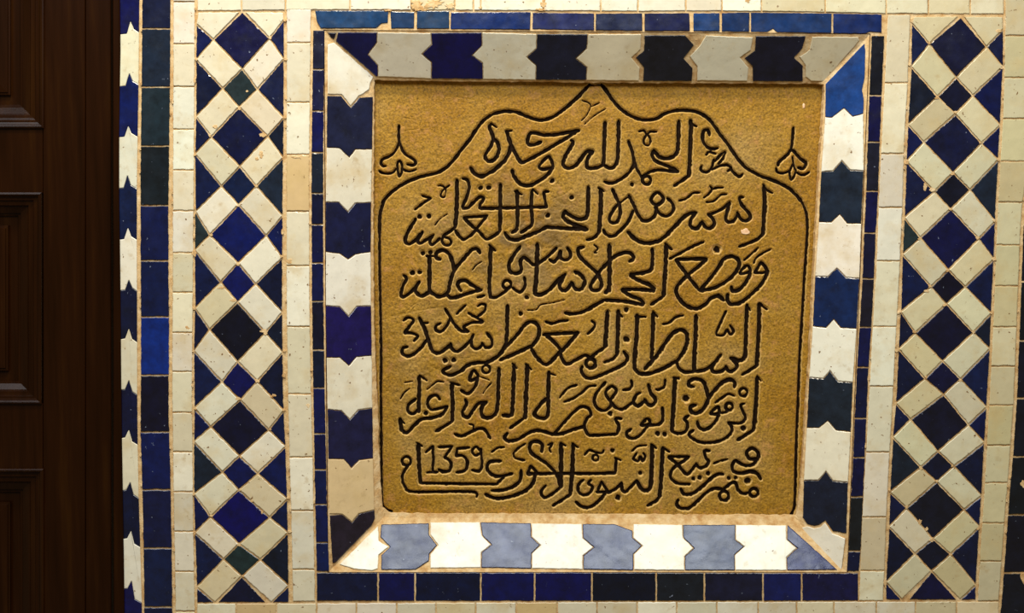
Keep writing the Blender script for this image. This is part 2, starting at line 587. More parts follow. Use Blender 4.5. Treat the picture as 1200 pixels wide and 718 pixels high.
mb = MB()
ZC = [srgb(6, 12, 84), CREAMS[0], srgb(4, 24, 100), WHITE, srgb(14, 30, 82), WHITE, srgb(10, 18, 58), CREAMS[0], srgb(12, 18, 66), CREAMS[0], srgb(8, 18, 62), WHITE, srgb(6, 10, 84)]
for i in range(len(ZB) - 1):
    pl = zb(ZB[i]) + zb(ZB[i + 1])[::-1]
    tile(mb, pl, ZC[i], i % 2 == 1, 0.1, amp=0.2)
tag(mb.build('zigzag_mosaic', [MAT_CREAM, MAT_BLUE]), 'vertical strip of interlocking blue and white spiked tiles beside the wooden door', 'tile strip')

# ------------------------------------------------------------------ the two lozenge panels


def lozenge_panel(J, LN, RN, E, F, ytop, ybot, cols_big, cols_small, cream_set, label, top_l, top_r, bot_b, patches):
    """J centre nodes, LN / RN tips left and right of each lozenge (large and small in turn), E / F nodes on the edges"""
    mb = MB()
    g = 1.0
    n = len(LN)                      # 13 levels: large, small, ..., large (the last one cut by the base)
    cc = lambda: RND.choice(cream_set)
    # lozenges
    for i in range(n):
        big = i % 2 == 0
        c = cols_big[i // 2] if big else cols_small[i // 2]
        if i < n - 1:
            pl = [J[i], RN[i], J[i + 1], LN[i]]
        else:
            pl = [J[i], (bot_b[1], ybot), (bot_b[0], ybot)]
        tile(mb, pl, c, False, g)
    # half lozenges along the edges
    for side, ND, EN in ((0, LN, E), (1, RN, F)):
        for i in range(n):
            c = RND.choice(NAVYS)
            if i == 4 and side == 0:
                c = SLATE
            if (i == 3 and side == 1) or (i == 9 and side == 0):
                c = STEEL
            if i < n - 1:
                pl = [EN[i], ND[i], EN[i + 1]]
            else:
                pl = [EN[i], (ND[i][0], ybot), (EN[i][0], ybot)]
            tile(mb, pl, c, False, g)
    # cream bars between
    for side, ND, EN in ((0, LN, E), (1, RN, F)):
        x = EN[0][0]
        corner = top_l if side == 0 else top_r
        tile(mb, [(J[0][0] + (-2 if side == 0 else 2), ytop), ND[0], EN[0], corner], cream_set[0], True, g)
        for i in range(n - 1):
            nd1 = ND[i + 1]
            pl = [ND[i], J[i + 1], nd1, EN[i + 1]]
            tile(mb, pl, cc(), True, g)
    for nd in J[1:] + LN[:-1] + RN[:-1] + E[:-1] + F[:-1]:
        if RND.random() < 0.55:
            patch(mb, nd[0] + RND.uniform(-2, 2), nd[1] + RND.uniform(-2, 2), RND.uniform(1.6, 3.0), RND.uniform(1.4, 2.6))
    for p in patches:
        patch(mb, *p)
    o = mb.build('lozenge_mosaic', [MAT_CREAM, MAT_BLUE, MAT_MORTAR])
    return tag(o, label, 'tile panel')


J = [(284, 13.5), (284, 80.8), (280.2, 125.5), (281, 195), (279.6, 239.8), (279, 308), (278.5, 354), (278.5, 423.5), (281.5, 468.4), (280.6, 534), (279.8, 573.8), (280.4, 637), (283.4, 675)]
LN = [(250, 46.5), (261, 103.5), (247.6, 160.3), (259.4, 218), (245.8, 275.2), (258.6, 330.5), (245.6, 386), (260, 447.2), (247, 500), (260.6, 553), (246.8, 605.3), (262, 655), (252, 706)]
RN = [(316, 45), (301.6, 104.4), (313.6, 159.6), (300.2, 218), (312, 276), (299.6, 332.6), (311, 389.5), (301.4, 446.6), (315, 503.6), (302, 554.6), (316, 606), (305, 655.6), (318, 706)]
E = [(229.8, 28), (229.4, 69.6), (229.4, 136.6), (228.2, 180), (228.6, 248), (227.8, 293), (228.2, 361), (226.8, 411), (227.4, 478), (226.8, 517.4), (226.8, 578.6), (228, 624), (230.2, 687.5)]
F = [(333, 23), (333, 69), (332.8, 138), (332.2, 184.5), (331.6, 252.8), (331.2, 301.5), (331.2, 366), (331.6, 413), (332.8, 481), (335.2, 523), (337.2, 584.6), (338, 624), (338.8, 686)]
lozenge_panel(J, LN, RN, E, F, 13.6, 706,
              [srgb(14, 15, 76), srgb(6, 16, 68), srgb(3, 20, 100), srgb(6, 9, 36), srgb(7, 10, 50), srgb(3, 4, 98), srgb(12, 18, 62)],
              [SLATE, srgb(8, 28, 78), srgb(6, 18, 98), srgb(4, 12, 92), srgb(4, 18, 88), srgb(36, 50, 60)],
              [CREAMS[0], CREAMS[1], CREAMS[2], CREAMS[4], CREAMS[3]],
              'tall cream and navy lozenge panel between the door and the plaque', (231.5, 14), (332.5, 14), (254, 312.5),
              [(308, 158, 5, 3.4), (252, 148.5, 3.2, 3), (306, 181, 3.2, 5), (301, 186, 2.6, 2.4), (259, 337, 5, 2), (273, 352, 5, 2.4), (309, 388, 6, 2.6), (279, 467, 4.6, 2.6), (321, 463, 3, 2), (331, 272, 2.6, 5), (289.5, 107, 2, 1.8),
               (318, 465, 2.2, 1.8), (295, 587, 2.4, 1.6), (307, 600, 2, 3), (301, 446, 3, 2), (333, 440, 2.4, 4)])
J = [(1126, 20), (1120.4, 90.5), (1119.7, 133.5), (1117, 202), (1114, 244.7), (1111.5, 316), (1109, 356), (1104.5, 422.8), (1105.8, 462), (1099.2, 528.5), (1097.5, 564), (1093.2, 631), (1091.6, 669)]
LN = [(1089, 51.5), (1098.5, 113), (1082.5, 166.5), (1095, 224.5), (1078.5, 278.5), (1091, 336), (1072.5, 390), (1084, 443.5), (1067, 491.3), (1079, 547.3), (1062.5, 595), (1072, 648.5), (1057, 702.5)]
RN = [(1156, 55), (1140, 112), (1150, 168), (1136.7, 222.3), (1147, 279.7), (1131, 336), (1140.5, 389.5), (1125.6, 444), (1134.7, 497.6), (1118, 546), (1129.8, 597), (1114, 649), (1125, 702.5)]
E = [(1068.4, 27), (1067.6, 78), (1063.6, 146), (1062, 189), (1059.4, 255), (1057.4, 298), (1055.2, 365), (1052.6, 409), (1049.4, 472), (1046, 512), (1042.6, 576), (1041.4, 617), (1037.8, 682)]
F = [(1176, 34), (1175.8, 78), (1172.4, 146.5), (1170.2, 187), (1166.4, 259), (1165, 303.5), (1162, 367), (1160.4, 408.5), (1156.6, 477), (1154, 518), (1150.8, 580.5), (1148, 617.5), (1144, 685)]
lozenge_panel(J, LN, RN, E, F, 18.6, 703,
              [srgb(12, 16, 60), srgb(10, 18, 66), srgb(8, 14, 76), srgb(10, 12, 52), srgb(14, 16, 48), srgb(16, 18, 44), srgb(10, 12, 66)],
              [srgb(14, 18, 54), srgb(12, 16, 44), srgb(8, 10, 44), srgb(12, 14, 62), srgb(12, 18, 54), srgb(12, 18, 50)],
              [srgb(212, 203, 168), srgb(206, 195, 156), srgb(214, 208, 178), srgb(204, 194, 158), srgb(216, 210, 184)],  # creams toned down so the colour carries the dimmer light on this side
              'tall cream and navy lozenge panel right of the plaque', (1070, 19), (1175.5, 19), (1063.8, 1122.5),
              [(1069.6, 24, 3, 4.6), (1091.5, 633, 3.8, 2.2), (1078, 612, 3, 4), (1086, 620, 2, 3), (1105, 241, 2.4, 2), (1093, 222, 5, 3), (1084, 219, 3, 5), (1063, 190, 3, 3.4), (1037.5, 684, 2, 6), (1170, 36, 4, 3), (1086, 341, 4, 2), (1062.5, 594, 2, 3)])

# ------------------------------------------------------------------ blue border round the plaque frame
border = empty('tile_border', P(690, 705, 0))
tag(border, 'square border of narrow dark blue tiles running all round the plaque frame', 'tile border')
mb = MB()
for i, (pl, c) in enumerate([
    ([(369.2, 12.6), (455, 12.4), (454.5, 26.5), (447, 27.5), (441, 32.6), (376, 33), (371.5, 25)], TEAL),
    ([(457.6, 13.2), (485.4, 14.4), (485, 33), (458.5, 33)], srgb(22, 56, 110)),
    ([(489, 13), (526, 13), (526.4, 33.4), (488.4, 33.4)], srgb(34, 64, 116)),
    ([(528.6, 14.6), (621.4, 14.2), (621.2, 34.4), (528, 34)], srgb(10, 42, 116)),
    ([(624.4, 14.8), (696, 15.8), (696, 35.4), (624, 34)], srgb(34, 38, 100)),
    ([(698.4, 16), (752.4, 15.6), (752.6, 36), (698, 35.2)], srgb(22, 32, 80)),
    ([(755.4, 15.8), (807.6, 15.4), (808, 36.2), (755.4, 36)], srgb(16, 22, 80)),
    ([(812.8, 15.6), (843, 15.4), (843, 36.6), (812.8, 36.2)], srgb(16, 60, 132)),
    ([(846, 15.4), (878, 14.6), (877.8, 37.2), (846, 36.8)], srgb(12, 46, 108)),
    ([(880, 15), (974.4, 15.8), (974, 38.6), (911, 37.8), (906, 33.6), (899, 37.6), (880, 37.6)], srgb(16, 52, 120)),
    ([(976.6, 16), (1033, 17), (1033, 38), (1020, 36.8), (1014, 39.2), (976.4, 39)], srgb(14, 40, 110))]):
    tile(mb, pl, c, False, 0, amp=0.4)
mb.build('border_strip', [MAT_CREAM, MAT_BLUE], border)
bl = [35, 81, 130, 178.6, 226.4, 263, 308, 353, 410, 454.6, 508, 550.2, 591, 635.6, 669.6]
mb = MB()
xl = [(35, 366.4), (130, 365), (200, 364.2), (350, 364.8), (450, 366.2), (500, 367.2), (600, 368.8), (670, 370.6)]
xr = [(35, 381), (130, 380), (200, 379.4), (350, 379.6), (450, 381), (500, 382), (600, 384), (670, 386.4)]
cl = [srgb(26, 24, 60), srgb(22, 24, 76), srgb(10, 16, 90), srgb(26, 34, 60), srgb(10, 16, 60), srgb(12, 18, 74), srgb(10, 20, 80), srgb(14, 14, 48),
      srgb(12, 22, 56), srgb(10, 20, 88), srgb(8, 14, 78), srgb(6, 22, 84), srgb(6, 22, 88), srgb(8, 26, 90)]
for i, (a, b) in enumerate(zip(bl, bl[1:])):
    tile(mb, [(lerp_tab(xl, a), a), (lerp_tab(xr, a), a), (lerp_tab(xr, b), b), (lerp_tab(xl, b), b)], cl[i], False, 0.8)
mb.build('border_strip', [MAT_CREAM, MAT_BLUE], border)
mb = MB()
br = [41.5, 112, 166.4, 224, 273, 326.4, 383.4, 430.2, 490, 536, 582, 645.6, 669.6]
xl = [(42, 1020.8), (111, 1018), (165, 1016), (222, 1014.4), (272, 1012), (325, 1010), (382, 1006.6), (430, 1003.6), (489, 1000.8), (535, 999), (581, 996.4), (644, 993.8), (670, 991.6)]
xr = [(42, 1037), (111, 1034), (165, 1031.8), (222, 1030), (272, 1027), (325, 1025), (382, 1022), (430, 1018.6), (489, 1016.2), (535, 1014.2), (581, 1012.2), (644, 1009.4), (670, 1007.4)]
cl = [srgb(14, 16, 36), srgb(10, 12, 76), srgb(28, 26, 52), srgb(10, 14, 82), srgb(20, 20, 62), srgb(30, 26, 50), srgb(14, 20, 80), srgb(12, 20, 70), srgb(14, 22, 80),
      srgb(10, 16, 76), srgb(26, 28, 40), srgb(12, 20, 64)]
for i, (a, b) in enumerate(zip(br, br[1:])):
    tile(mb, [(lerp_tab(xl, a), a), (lerp_tab(xr, a), a), (lerp_tab(xr, b), b), (lerp_tab(xl, b), b)], cl[i], False, 0.9)
mb.build('border_strip', [MAT_CREAM, MAT_BLUE], border)
mb = MB()
row(mb, [370.4, 443, 486.4, 563.4, 626.4, 693.6, 769, 825.4, 894, 939.4, 1006.4], [(370, 670), (690, 669.8), (1006, 670.6)], [(370, 704.6), (1006, 704.4)],
    [srgb(10, 20, 66), srgb(4, 12, 88), srgb(4, 18, 66), srgb(4, 14, 92), srgb(4, 10, 90), srgb(4, 14, 44), srgb(24, 28, 46), srgb(24, 24, 62), srgb(16, 26, 100), srgb(22, 22, 84)], False, 1.0)
mb.build('border_strip', [MAT_CREAM, MAT_BLUE], border)

# ------------------------------------------------------------------ bevelled frame of interlocking tiles
DREC = 0.034


def din(x, y):
    """distance in from the outer edge of the frame, in picture pixels"""
    (x0, y0), (x1, y1), (x2, y2), (x3, y3) = OUT
    tl = (y - y0) / (y3 - y0)
    dl = x - (x0 + (x3 - x0) * tl)
    dr = (x1 + (x2 - x1) * (y - y1) / (y2 - y1)) - x
    dt = y - (y0 + (y1 - y0) * (x - x0) / (x1 - x0))
    db = (y3 + (y2 - y3) * (x - x3) / (x2 - x3)) - y
    return min(dl, dr, dt, db)


def side_depth(k):
    def f(x, y):
        (x0, y0), (x1, y1), (x2, y2), (x3, y3) = OUT
        if k == 'l':
            d = x - (x0 + (x3 - x0) * (y - y0) / (y3 - y0))
        elif k == 'r':
            d = (x1 + (x2 - x1) * (y - y1) / (y2 - y1)) - x
        elif k == 't':
            d = y - (y0 + (y1 - y0) * (x - x0) / (x1 - x0))
        else:
            d = (y3 + (y2 - y3) * (x - x3) / (x2 - x3)) - y
        return DREC * max(0.0, min(1.25, d / 57.0)) - 0.0002
    return f


def fdepth(x, y):
    return DREC * max(0.0, min(1.14, din(x, y) / 57.0))


frame = empty('tile_surround', P(690, 668, 0))
tag(frame, 'sloping frame of interlocking cream and blue tiles set round the carved stone plaque', 'tile frame')


def band(side, tiles, name='side_band'):
    mb = MB()
    for pl, c, cream in tiles:
        tile(mb, pl, c, cream, 0.45, depth=side_depth(side), tilt=0.006, amp=0.4, jit=0.05)
    return mb.build(name, [MAT_CREAM, MAT_BLUE], frame)


# top side
b1 = [(442.2, 37.6), (441.6, 50), (431.5, 64), (443, 77), (443, 90)]
b2 = [(505, 38.4), (506, 52), (494.5, 63.5), (505.5, 73), (505.5, 92.5)]
b3 = [(564.8, 37.8), (565, 53), (553.5, 65), (565.8, 74), (566.2, 93)]
b4 = [(629, 39.6), (628.5, 57), (617.3, 67), (628.2, 77), (627.6, 94)]
b5 = [(689, 39.8), (687.6, 57), (675, 68.5), (688, 79), (687, 94.4)]
b6a = [(751.8, 39.6), (751, 58), (740.5, 67.5), (750, 79), (749, 95)]
b6b = [(755, 41), (754.6, 59), (744.6, 67.5), (754, 79), (753.4, 95.4)]
b7a = [(803, 41), (813.6, 53), (801.6, 68.5), (812, 80), (811, 95.4)]
b7b = [(827, 41), (820, 53), (808, 66), (817, 78), (816.6, 94.6)]
b8a = [(882.6, 43.5), (880, 59), (867.5, 67.5), (877.4, 79), (876, 95.4)]
b8b = [(885.4, 42), (884.4, 59), (872, 68), (881.5, 78), (882, 95.8)]
b9a = [(944.6, 42), (940.6, 57), (931, 67.5), (941, 77), (941, 95.8)]
b9b = [(951.4, 42.6), (948.4, 58), (936.6, 66.6), (943.8, 77), (943.8, 90), (950.6, 95.2)]
band('t', [([(383.2, 38), (394.6, 38), (391.4, 46.4), (387.6, 44.4)], srgb(16, 10, 40), False),
      ([(396, 37.6)] + b1 + [(441, 90), (393.4, 48.6)], srgb(14, 16, 78), False),
      (b1 + b2[::-1], CREAMS[1], True), (b2 + b3[::-1], srgb(6, 6, 76), False), (b3 + b4[::-1], CREAMS[1], True),
      (b4 + b5[::-1], srgb(20, 22, 48), False), (b5 + b6a[::-1], CREAMS[3], True), (b6b + b7a[::-1], srgb(24, 24, 40), False),
      (b7b + b8a[::-1], CREAMS[1], True), (b8b + b9a[::-1], srgb(18, 18, 44), False),
      (b9b + [(965.6, 95.6), (1007.6, 47.6), (1006, 43)], CREAMS[3], True)])
# right side
r0 = [(967.2, 98.2), (1013.2, 50)]
r1 = [(966.6, 137), (975, 137.8), (989, 126.8), (999, 136.6), (1012, 133)]
r2 = [(962, 201.3), (976.4, 200), (986.5, 188), (996.5, 199), (1012.2, 200)]
r3 = [(959.2, 260), (974, 260.7), (984, 251), (992.7, 262), (1009.6, 262)]
r4 = [(955, 323.6), (970, 324), (980.7, 314), (991.5, 325), (1007.4, 326)]
r5 = [(952.2, 382), (968, 384), (977, 374), (985, 384), (1004, 385)]
r6 = [(948, 442), (964.7, 443.5), (972.7, 434), (982, 446.5), (999.6, 447.7)]
r7 = [(945, 501), (960, 501), (970, 493), (979.7, 504), (997.2, 506)]
r8 = [(941.6, 562.5), (959, 562.5), (968, 552), (976, 563), (994, 565)]
r9 = [(940.4, 606), (946, 614), (954, 616.4), (960, 615), (967, 610), (975.6, 622.4), (992, 625)]
band('r', [(r0 + [(1014.4, 60), (1013.6, 90), (1010.5, 105), (1012.4, 115)] + r1[::-1], srgb(20, 58, 132), False),
      (r1 + r2[::-1], WHITE, True), (r2 + r3[::-1], srgb(24, 34, 56), False), (r3 + r4[::-1], CREAMS[2], True),
      (r4 + r5[::-1], srgb(10, 32, 82), False), (r5 + r6[::-1], CREAMS[2], True), (r6 + r7[::-1], srgb(24, 32, 50), False),
      (r7 + r8[::-1], CREAMS[0], True), (r8 + r9[::-1], srgb(18, 24, 48), False),
      ([(937, 618), (946, 616), (954, 618.4), (960.6, 617.4), (967, 611.8), (975.4, 624.4), (991, 630.5), (986.4, 667), (983.6, 667.4)], CREAMS[2], True)])
# bottom side
c0 = [(443.4, 615), (444.2, 633), (456, 640.5), (444, 650), (443, 666), (436, 668.6), (415, 666.6), (397.4, 661)]
c1 = [(446.4, 614), (445.4, 629), (456.6, 640.5), (446.6, 650), (446.4, 667.5)]
c2 = [(503, 612.4), (503, 626), (512.5, 638.5), (503.4, 649), (503, 657)]
c2w = [(504, 611.4), (504, 626), (513, 638.5), (504, 649), (504, 665.6)]
c3 = [(562.6, 611.4), (564.8, 627), (575.5, 638), (564, 647), (563.6, 665)]
c4 = [(622.4, 612.6), (623, 629), (633.4, 638.5), (623.2, 648), (623, 666)]
c5 = [(682.2, 613.4), (683, 630), (695.5, 641), (683.2, 651), (683, 667)]
c6 = [(741.6, 621.4), (742, 630), (752.5, 639.5), (742.5, 649), (742.5, 668)]
c6w = [(742, 613.6), (742, 630), (752.8, 639.5), (742.8, 649), (742.8, 667.4)]
c7 = [(799.8, 614.4), (800.6, 630), (812.8, 642), (802.2, 652), (802.4, 668)]
c8 = [(862, 614.4), (862, 632), (872.4, 640), (861, 650), (861.6, 668)]
c9 = [(921.4, 615), (922, 632), (934, 642), (921.5, 653), (922.2, 668)]
BLUEB = [srgb(22, 34, 82), srgb(26, 36, 84), srgb(28, 40, 88), srgb(24, 40, 84)]
band('b', [(c0, WHITE, True), (c1 + c2[::-1][:1] + [(503, 657)] + c2[::-1][1:] if False else c1 + [(487, 667.4)] + c2[::-1], BLUEB[0], False),
      (c2w + c3[::-1], WHITE, True), (c3 + c4[::-1], BLUEB[1], False), (c4 + c5[::-1], WHITE, True),
      ([(720, 613.6)] + c6 + c5[::-1], BLUEB[2], False), (c6w + c7[::-1], WHITE, True), (c7 + c8[::-1], BLUEB[3], False),
      (c8 + c9[::-1], WHITE, True), ([(922.6, 614)] + c9[1:] + [(981.6, 667.4)], srgb(24, 34, 96), False)])
# left side
l0 = [(383.6, 52), (391.4, 49.6), (438, 89), (434, 97), (432.6, 105), (426, 110)]
l1 = [(383, 112), (400, 112.4), (411, 125.6), (421, 114), (437.4, 113)]
l2 = [(382.6, 172.6), (398, 173.6), (409.4, 184.4), (416.6, 175), (436.4, 175)]
l3 = [(381.4, 236.6), (397, 237), (408, 248), (416, 238), (435.4, 237)]
l4 = [(381.4, 295), (398, 297), (408, 304), (417, 298), (434.8, 295)]
l5 = [(381.6, 358), (398, 359), (408.6, 370.4), (418, 359), (435.2, 358)]
l6 = [(382.4, 418.6), (398, 418.8), (408.8, 428.6), (418, 418), (436, 416.4)]
l7 = [(383.6, 479.4), (400, 481), (410, 491.4), (420, 480), (436.8, 478)]
l8 = [(384.4, 537.6), (403, 538), (412, 548.4), (421, 539), (437.6, 537)]
l9 = [(385.6, 602), (401, 602.4), (412.6, 611.6), (420.4, 602), (439.2, 597)]
band('l', [([(383.6, 52), (391.4, 49.6), (438, 89.6), (434.4, 97), (433, 105), (426, 110), (420.6, 112.6), (411, 124.6), (400.4, 110.8), (383.4, 110.4)], CREAMS[2], True),
      (l1 + l2[::-1], srgb(24, 28, 62), False), (l2 + l3[::-1], CREAMS[0], True), (l3 + l4[::-1], srgb(18, 22, 64), False),
      (l4 + l5[::-1], CREAMS[2], True), (l5 + l6[::-1], srgb(24, 14, 86), False), (l6 + l7[::-1], CREAMS[0], True),
      (l7 + l8[::-1], srgb(24, 24, 66), False), (l8 + l9[::-1], TANC, True),
      ([(386, 603.6)] + l9[1:] + [(439.6, 607), (436, 615.6), (393.2, 659.6), (389.4, 660)], srgb(36, 26, 46), False)])

# mortar bed of the frame: follows the slope, ends in a ragged lip over the plaque
HOLE_T = [(438.5, 93.5), (520, 94.6), (620, 95.6), (720, 96.4), (820, 97), (900, 97.4), (966, 98)]
HOLE_R = [(966, 98), (964.5, 140), (960, 200), (957.5, 250), (953, 330), (949, 420), (943, 500), (938, 570), (933, 603.5)]
HOLE_B = [(933, 603.5), (820, 603), (700, 602.4), (580, 602), (480, 601.6), (455, 600.5)]
HOLE_L = [(455, 600.5), (448.5, 594), (446, 570), (443.5, 510), (440.5, 440), (438.2, 380), (437.4, 250), (438.5, 93.5)]


def dense(pts, step=3.0):
    out = []
    for a, b in zip(pts, pts[1:]):
        k = max(1, int(math.hypot(b[0] - a[0], b[1] - a[1]) / step))
        for j in range(k):
            t = j / k
            out.append((a[0] + (b[0] - a[0]) * t, a[1] + (b[1] - a[1]) * t))
    return out


YPL = DREC * 1.06 + 0.0085      # surface of the stone
mb = MB()
inner, outer = [], []
for pts, (o0, o1) in ((HOLE_T, (0, 1)), (HOLE_R, (1, 2)), (HOLE_B, (2, 3)), (HOLE_L, (3, 0))):
    d = dense(pts)
    for i, p in enumerate(d):
        t = i / len(d)
        A, B = OUT[o0], OUT[o1]
        outer.append((A[0] + (B[0] - A[0]) * t, A[1] + (B[1] - A[1]) * t))
        inner.append((p[0] + 1.1 * noise.noise((p[0] * .13, p[1] * .13, 1)) + .7 * noise.noise((p[0] * .5, p[1] * .5, 5)),
                      p[1] + 1.1 * noise.noise((p[0] * .13, p[1] * .13, 11)) + .7 * noise.noise((p[0] * .5, p[1] * .5, 15))))
K = 14
n = len(inner)
rings = []
for k in range(K + 1):
    t = k / K
    r = []
    for a, b in zip(outer, inner):
        x, y = a[0] + (b[0] - a[0]) * t, a[1] + (b[1] - a[1]) * t
        z = fdepth(x, y)
        if 0 < k < K:
            z += 0.0006 * noise.noise((x * .2, y * .2, 40)) - 0.0001
        if k == K:
            z += 0.0006
        r.append(P(x, y, z))
    rings.append(r)
CX, CZ = P(700, 350)[0], P(700, 350)[2]
rings.append([(q[0], YPL - 0.0008, q[2]) for q in rings[-1]])
# the lip runs back over the edge of the stone, then round behind it
wide = []
for a, b in zip(outer, inner):
    q0, q1 = P(*a, YPL), P(*b, YPL)
    wide.append((q0[0] * 0.75 + q1[0] * 0.25, q0[2] * 0.75 + q1[2] * 0.25))
rings.append([(x, YPL - 0.0008, z) for x, z in wide])
rings.append([(x, YPL + 0.034, z) for x, z in wide])
rings.append([(q[0], YPL + 0.034, q[2]) for q in rings[0]])
v = [q for r in rings for q in r]
f = []
for a in range(len(rings) - 1):
    for i in range(n):
        j = (i + 1) % n
        f.append([a * n + i, (a + 1) * n + i, (a + 1) * n + j, a * n + j])
a = len(rings) - 1
for i in range(n):
    j = (i + 1) % n
    f.append([a * n + i, i, j, a * n + j])
mb.add(v, f)
bed = mb.build('grout_bed', [MAT_MORTAR], frame)

# ------------------------------------------------------------------ carved stone plaque
REG = dict(A=(430, 90), B=(600, 90), C=(770, 90), D=(430, 190), E=(600, 190), F=(770, 190), G=(430, 270), H=(600, 270), I=(770, 270),
           J=(430, 350), K=(600, 350), L=(770, 350), M=(430, 430), N=(600, 430), O=(770, 430), P=(430, 510), Q=(600, 510), R=(770, 510),
           S=(550, 140), T=(700, 140), W=(520, 250), X=(520, 420), U=(435, 140), V=(900, 140))


def circ(cx, cy, r, a0=0, a1=360, ry=None):
    return [(cx + r * math.cos(math.radians(a0 + (a1 - a0) * k / 10)), cy + (ry or r) * math.sin(math.radians(a0 + (a1 - a0) * k / 10))) for k in range(11)]


# each entry: region letter, stroke width in that region's units, points (a dot is a single point)
CARVE = {}
CARVE['border'] = [
    ('B', 30, [(742, 62), (790, 130), (840, 200), (900, 265), (980, 320), (1060, 350), (1140, 355), (1197, 342), (1260, 305), (1340, 280), (1430, 275), (1520, 288),
               (1600, 328), (1660, 388), (1720, 475), (1780, 550), (1840, 640), (1895, 712), (1950, 760), (2050, 815), (2160, 855), (2280, 915), (2345, 972), (2392, 1030)]),
    ('F', 25, [(1197, 328), (1225, 385), (1240, 460), (1242, 600), (1222, 900), (1205, 1197), (1180, 1600), (1165, 2000), (1150, 2400), (1142, 2750), (1132, 2860), (1105, 2912)]),
    ('B', 30, [(640, 62), (600, 105), (560, 150), (490, 215), (400, 290), (330, 335), (260, 355), (190, 350), (110, 320), (40, 292), (-20, 284), (-90, 288), (-157, 307), (-227, 352), (-287, 422),
               (-347, 512), (-417, 600), (-500, 706), (-557, 757), (-617, 790), (-717, 815), (-817, 845), (-907, 890), (-987, 945), (-1047, 1005), (-1077, 1075), (-1092, 1155), (-1094, 1300)]),
    ('D', 24, [(103, 595), (103, 718), (106, 1000), (112, 1300), (116, 1600), (114, 1900), (116, 2300), (118, 2600), (122, 2800), (150, 2860), (205, 2882)]),
    ('B', 14, [(645, 68), (740, 66)]),
]
CARVE['finial_l'] = [
    ('U', 34, [(310, 72), (307, 160), (312, 262)]),
    ('U', 36, [(312, 255), (285, 320), (240, 385), (180, 420), (125, 448), (110, 490), (130, 520), (160, 522)]),
    ('U', 30, [(90, 578), (130, 600), (200, 605), (245, 590), (275, 552)]),
    ('U', 36, [(316, 258), (345, 335), (390, 395), (450, 430), (490, 470), (492, 500), (460, 512), (405, 502)]),
    ('U', 28, [(500, 560), (440, 580), (390, 575), (350, 555)]),
    ('U', 30, [(312, 465), (292, 500), (297, 580), (312, 635), (337, 600), (345, 530), (332, 480), (312, 465)])]
CARVE['finial_r'] = [
    ('V', 34, [(288, 92), (282, 180), (276, 260), (266, 330)]),
    ('V', 38, [(266, 330), (230, 385), (180, 430), (125, 480), (118, 515)]),
    ('V', 30, [(95, 550), (110, 590), (160, 602), (215, 590), (250, 568), (282, 500)]),
    ('V', 38, [(275, 335), (320, 385), (370, 440), (430, 490), (400, 550), (345, 540)]),
    ('V', 30, [(330, 595), (380, 620), (430, 612), (462, 590)]),
    ('V', 28, [(280, 420), (290, 480), (300, 530), (318, 575)]),
    ('V', 26, [(245, 580), (250, 630), (265, 675), (300, 630), (316, 582)])]
